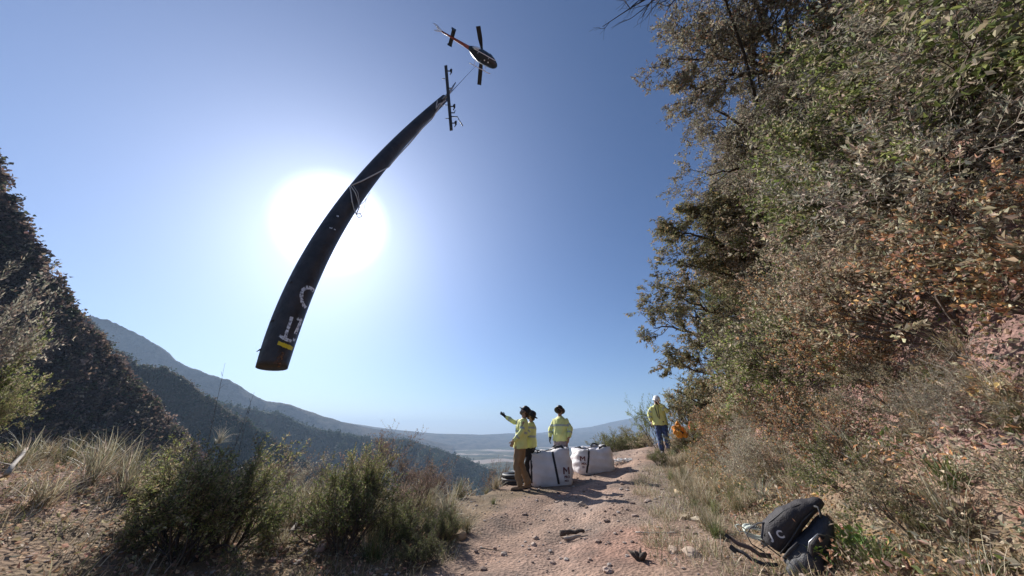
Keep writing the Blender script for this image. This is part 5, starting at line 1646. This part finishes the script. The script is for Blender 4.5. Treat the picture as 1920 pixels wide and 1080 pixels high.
# ================================================================== backpack
M_PACK = mat_plain('pack_fabric', (.028, .024, .027), .7, var=.15, scale=14, bump=.3, bscale=90)
M_PACK2 = mat_plain('pack_side', (.035, .035, .042), .6, var=.12, scale=14, bump=.3, bscale=90)
M_LET = mat_plain('grey_letters', (.6, .6, .62), .6, var=.05)
_h = hit(1478, 1056); T_PACK = (_h.y * CP + (_h.z - CAM_Z) * SP) - .06
print('PACK T', T_PACK, _h)
def backpack():
    T = T_PACK
    B = at(1478, 1052, T); Tp = at(1545, 932, T)
    up = (Tp - B); L = up.length; up.normalize()
    tocam = (Vector((0, 0, CAM_Z)) - B); fwd = (tocam - up * tocam.dot(up)).normalized()
    rt = fwd.cross(up) * -1          # to the right in the picture
    if (at(1500, 1000, T) - at(1400, 1000, T)).dot(rt) < 0: rt = -rt
    M = Matrix((rt, -fwd, up)).transposed()      # local x right, y away, z up
    o = empty('backpack', B); o.rotation_euler = M.to_euler(); o.scale = (T / 2.75,) * 3
    tag(o, 'black backpack lying against the bank with initials on its lid', 'backpack')
    # the lid / back slab: long panel on the upper left
    m = MB(); m.tube([(-.13, 0, .02), (-.14, 0, .15), (-.12, 0, .32), (-.08, 0, .48), (-.02, 0, .62), (.0, .01, .66)], [(.095, .10), (.125, .12), (.105, .11), (.075, .09), (.05, .065), (.03, .04)], 16, flat=(1, 0, 0))
    body = remesh(m, 'back_panel', M_PACK, o, .010, 3, fold=.022, fscale=4, seed=3)
    m = MB(); m.tube([(.06, -.02, -.03), (.07, -.02, .08), (.075, -.01, .25), (.085, 0, .42), (.07, .02, .55)], [(.10, .10), (.125, .13), (.11, .125), (.085, .11), (.04, .06)], 16, flat=(1, 0, 0))
    remesh(m, 'main_pocket', M_PACK2, o, .010, 3, fold=.022, fscale=4, seed=6)
    m = MB(); m.tube([(.05, -.10, -.06), (.09, -.13, .04), (.13, -.13, .16), (.14, -.08, .24)], [(.05, .04), (.09, .055), (.085, .05), (.03, .02)], 14, flat=(1, 0, 0))
    remesh(m, 'front_pocket', M_PACK2, o, .010, 3, fold=.015, fscale=4, seed=9)
    def strap(P, wd=.018, name='strap', mat=M_STRAP, th=.005): MB().tube(P, [(wd, th)] * len(P), 6, flat=(1, 0, 0)).build(name, mat, o)
    strap([(-.03, -.13, .02), (-.02, -.15, .12), (-.0, -.14, .22)], .012, 'compression_strap')
    strap([(.10, -.10, .40), (.08, -.16, .36), (.07, -.17, .27), (.10, -.15, .20), (.16, -.10, .18)], .016, 'shoulder_strap', M_PACK)
    strap([(.11, -.10, .42), (.07, -.18, .40), (.05, -.20, .30), (.07, -.17, .22)], .006, 'piping', M_STEEL)
    strap([(-.19, -.04, .17), (-.24, -.06, .17), (-.28, -.06, .12), (-.31, -.05, .03), (-.31, -.05, -.05), (-.25, -.05, -.09), (-.15, -.05, -.07)], .016, 'shoulder_strap')
    strap([(-.10, -.04, -.06), (-.17, -.05, -.12), (-.25, -.06, -.13), (-.33, -.05, -.18), (-.42, -.05, -.19)], .020, 'hip_belt', M_BARKR)
    strap([(-.04, -.06, -.08), (-.12, -.08, -.16), (-.20, -.08, -.20), (-.27, -.07, -.21), (-.34, -.06, -.25)], .016, 'hip_belt')
    m = MB(); m.box((-.34, -.07, -.25), (.06, .02, .045)); m.box((-.42, -.06, -.19), (.04, .026, .03)); m.build('buckle', M_BLACK, o, False)
    m = MB(); m.tube([(-.02, -.09, .585), (.0, -.13, .60), (.03, -.13, .56), (.04, -.08, .53)], .010, 6); m.build('carry_loop', M_STRAP, o)
    for P in ([(-.20, -.085, .06), (-.215, -.09, .2), (-.17, -.09, .38), (-.09, -.07, .54)], [(-.06, -.115, .03), (-.045, -.115, .2), (-.04, -.1, .4), (-.01, -.07, .56)], [(.02, -.13, .1), (.1, -.14, .12), (.17, -.1, .13)], [(.05, -.125, .32), (.12, -.12, .33)]): strap(P, .006, 'seam_and_gap_shade', M_BLACK)  # zip lines, plus one black strip painting the shade between panel and pocket
    m = MB(); m.tube([(-.235, -.11, .22 - .22), (-.05, -.145, .02)], [(.004, .02)] * 2, 6, flat=(0, 0, 1)); m.build('seam_and_gap_shade', M_BLACK, o)
    bv = BVHTree.FromPolygons([v.co.copy() for v in body.data.vertices], [tuple(p.vertices) for p in body.data.polygons])
    for ch, x, z, sz in (('J', -.150, .085, .062), ('C', -.115, .140, .062)):
        me = text_mesh(ch, sz * 1.25, .003); a = R(52)
        for v in me.vertices:
            X, Z = x + v.co.x * math.cos(a) - v.co.y * math.sin(a), z + v.co.x * math.sin(a) + v.co.y * math.cos(a)
            h, nn, _, _ = bv.ray_cast(Vector((X, -2, Z)), Vector((0, 1, 0)))
            v.co = (h + Vector((0, -.004, 0))) if h is not None else Vector((X, -.13, Z))
        me.materials.append(M_LET); link('letter', me, o)
M_BARKR = mat_plain('brown_webbing', (.09, .06, .05), .8, var=.2)
backpack()
def rope_coil():
    h_ = hit(1418, 1014); p = h_ + Vector((0, -.02, .075)); 
    m = MB()
    for k in range(8):
        P = []
        for i in range(21):
            a = i / 20 * 2 * math.pi
            P.append(Vector((.115 * (1 - .02 * k) * math.cos(a), -.02 + .006 * k, .045 * math.sin(a) + .006 * (k - 4)) ) + Vector((0, 0, .004 * math.sin(a * 3 + k))))
        m.tube(P, .0075, 6)
    m.tube([(-.11, -.03, .0), (-.16, -.03, .03), (-.19, -.02, .02), (-.17, -.02, -.03), (-.12, -.02, -.02)], .006, 6)
    o = m.build('rope_coil', mat_plain('pale_green_rope', (.62, .66, .58), .75, var=.2, scale=50)); o.location = p
    o.rotation_euler = (R(-25), R(8), R(-5)); o.scale = (.95, .95, 1.0)
    tag(o, 'coil of pale greenish rope beside the black backpack', 'rope')
    m = MB()
    for i in range(6): m.tube([(-.05 + .018 * i, 0, .015), (-.045 + .018 * i, -.008, -.01), (-.04 + .018 * i, 0, -.03)], .004, 5)
    m.build('whipping', M_BLACK, o).location = (0, -.045, .05)
rope_coil()

# ================================================================== green leafy weeds by the pack
def leaf_blade():
    n = 6; V = []; Fc = []
    for i in range(n + 1):
        f = i / n; w_ = .5 * math.sin(math.pi * (f ** .8)) * .28 + .004; z = .25 * f - .42 * f * f
        V += [(-w_, f, z + w_ * .35), (0, f, z - w_ * .1), (w_, f, z + w_ * .35)]
    for i in range(n):
        for k in (0, 1): Fc.append((i * 3 + k, i * 3 + k + 1, i * 3 + k + 4, i * 3 + k + 3))
    me = bpy.data.meshes.new('leaf'); me.from_pydata(V, [], Fc); me.polygons.foreach_set('use_smooth', [True] * len(Fc)); me.update()
    return me
def leafy(px, py, t, col, label, nst, seed, hgt=.16, L=.075):
    r = random.Random(seed); p = hit(px, py); k_ = (p.y * CP + (p.z - CAM_Z) * SP) / 2.5; hgt *= k_ * 1.15; L *= k_ * 1.25
    o = empty('weed', p); tag(o, label, 'weed')
    m = mat_plain('weed_leaf', tuple(c * 1.5 for c in col), .5, var=.25, scale=9)
    me = leaf_blade(); me.materials.append(m)
    st = MB(); lv = []
    for i in range(nst):
        a = r.uniform(0, 6.28); b = Vector((r.uniform(-.03, .03), r.uniform(-.03, .03), 0)); e = Vector((math.cos(a) * hgt * .7, math.sin(a) * hgt * .7 - .03, hgt * r.uniform(.6, 1.1)))
        st.tube([b, b + e * .5 + Vector((0, 0, .015)), b + e], [.004, .003, .002], 5)
        k = 15
        for j in range(k):
            f = .3 + .7 * j / (k - 1); q = b + e * f; az = j * 2.4 + r.uniform(-.3, .3)
            lv.append((q, az, r.uniform(-.2, .3) + f * .9, L * (1.15 - .5 * f) * r.uniform(.8, 1.2)))
    st.build('stems', M_BARK, o)
    for q, az, el, s_ in lv:
        c = link('leaf', me, o); c.location = q; c.rotation_euler = (el, 0, az); c.scale = (s_,) * 3
leafy(1600, 1040, 2.5, (.16, .23, .05), 'bright green leafy weed growing right against the backpack', 8, 1)
leafy(1555, 1060, 2.35, (.15, .22, .06), 'green leafy weed lowest in front of the backpack', 5, 2, .12, .07)
leafy(1650, 1060, 2.4, (.10, .17, .04), 'darker green leafy weed right of the bright one', 6, 3, .15, .07)
leafy(1530, 1000, 2.5, (.24, .30, .22), 'pale grey green sprig in front of the backpack side', 1, 4, .14, .045)
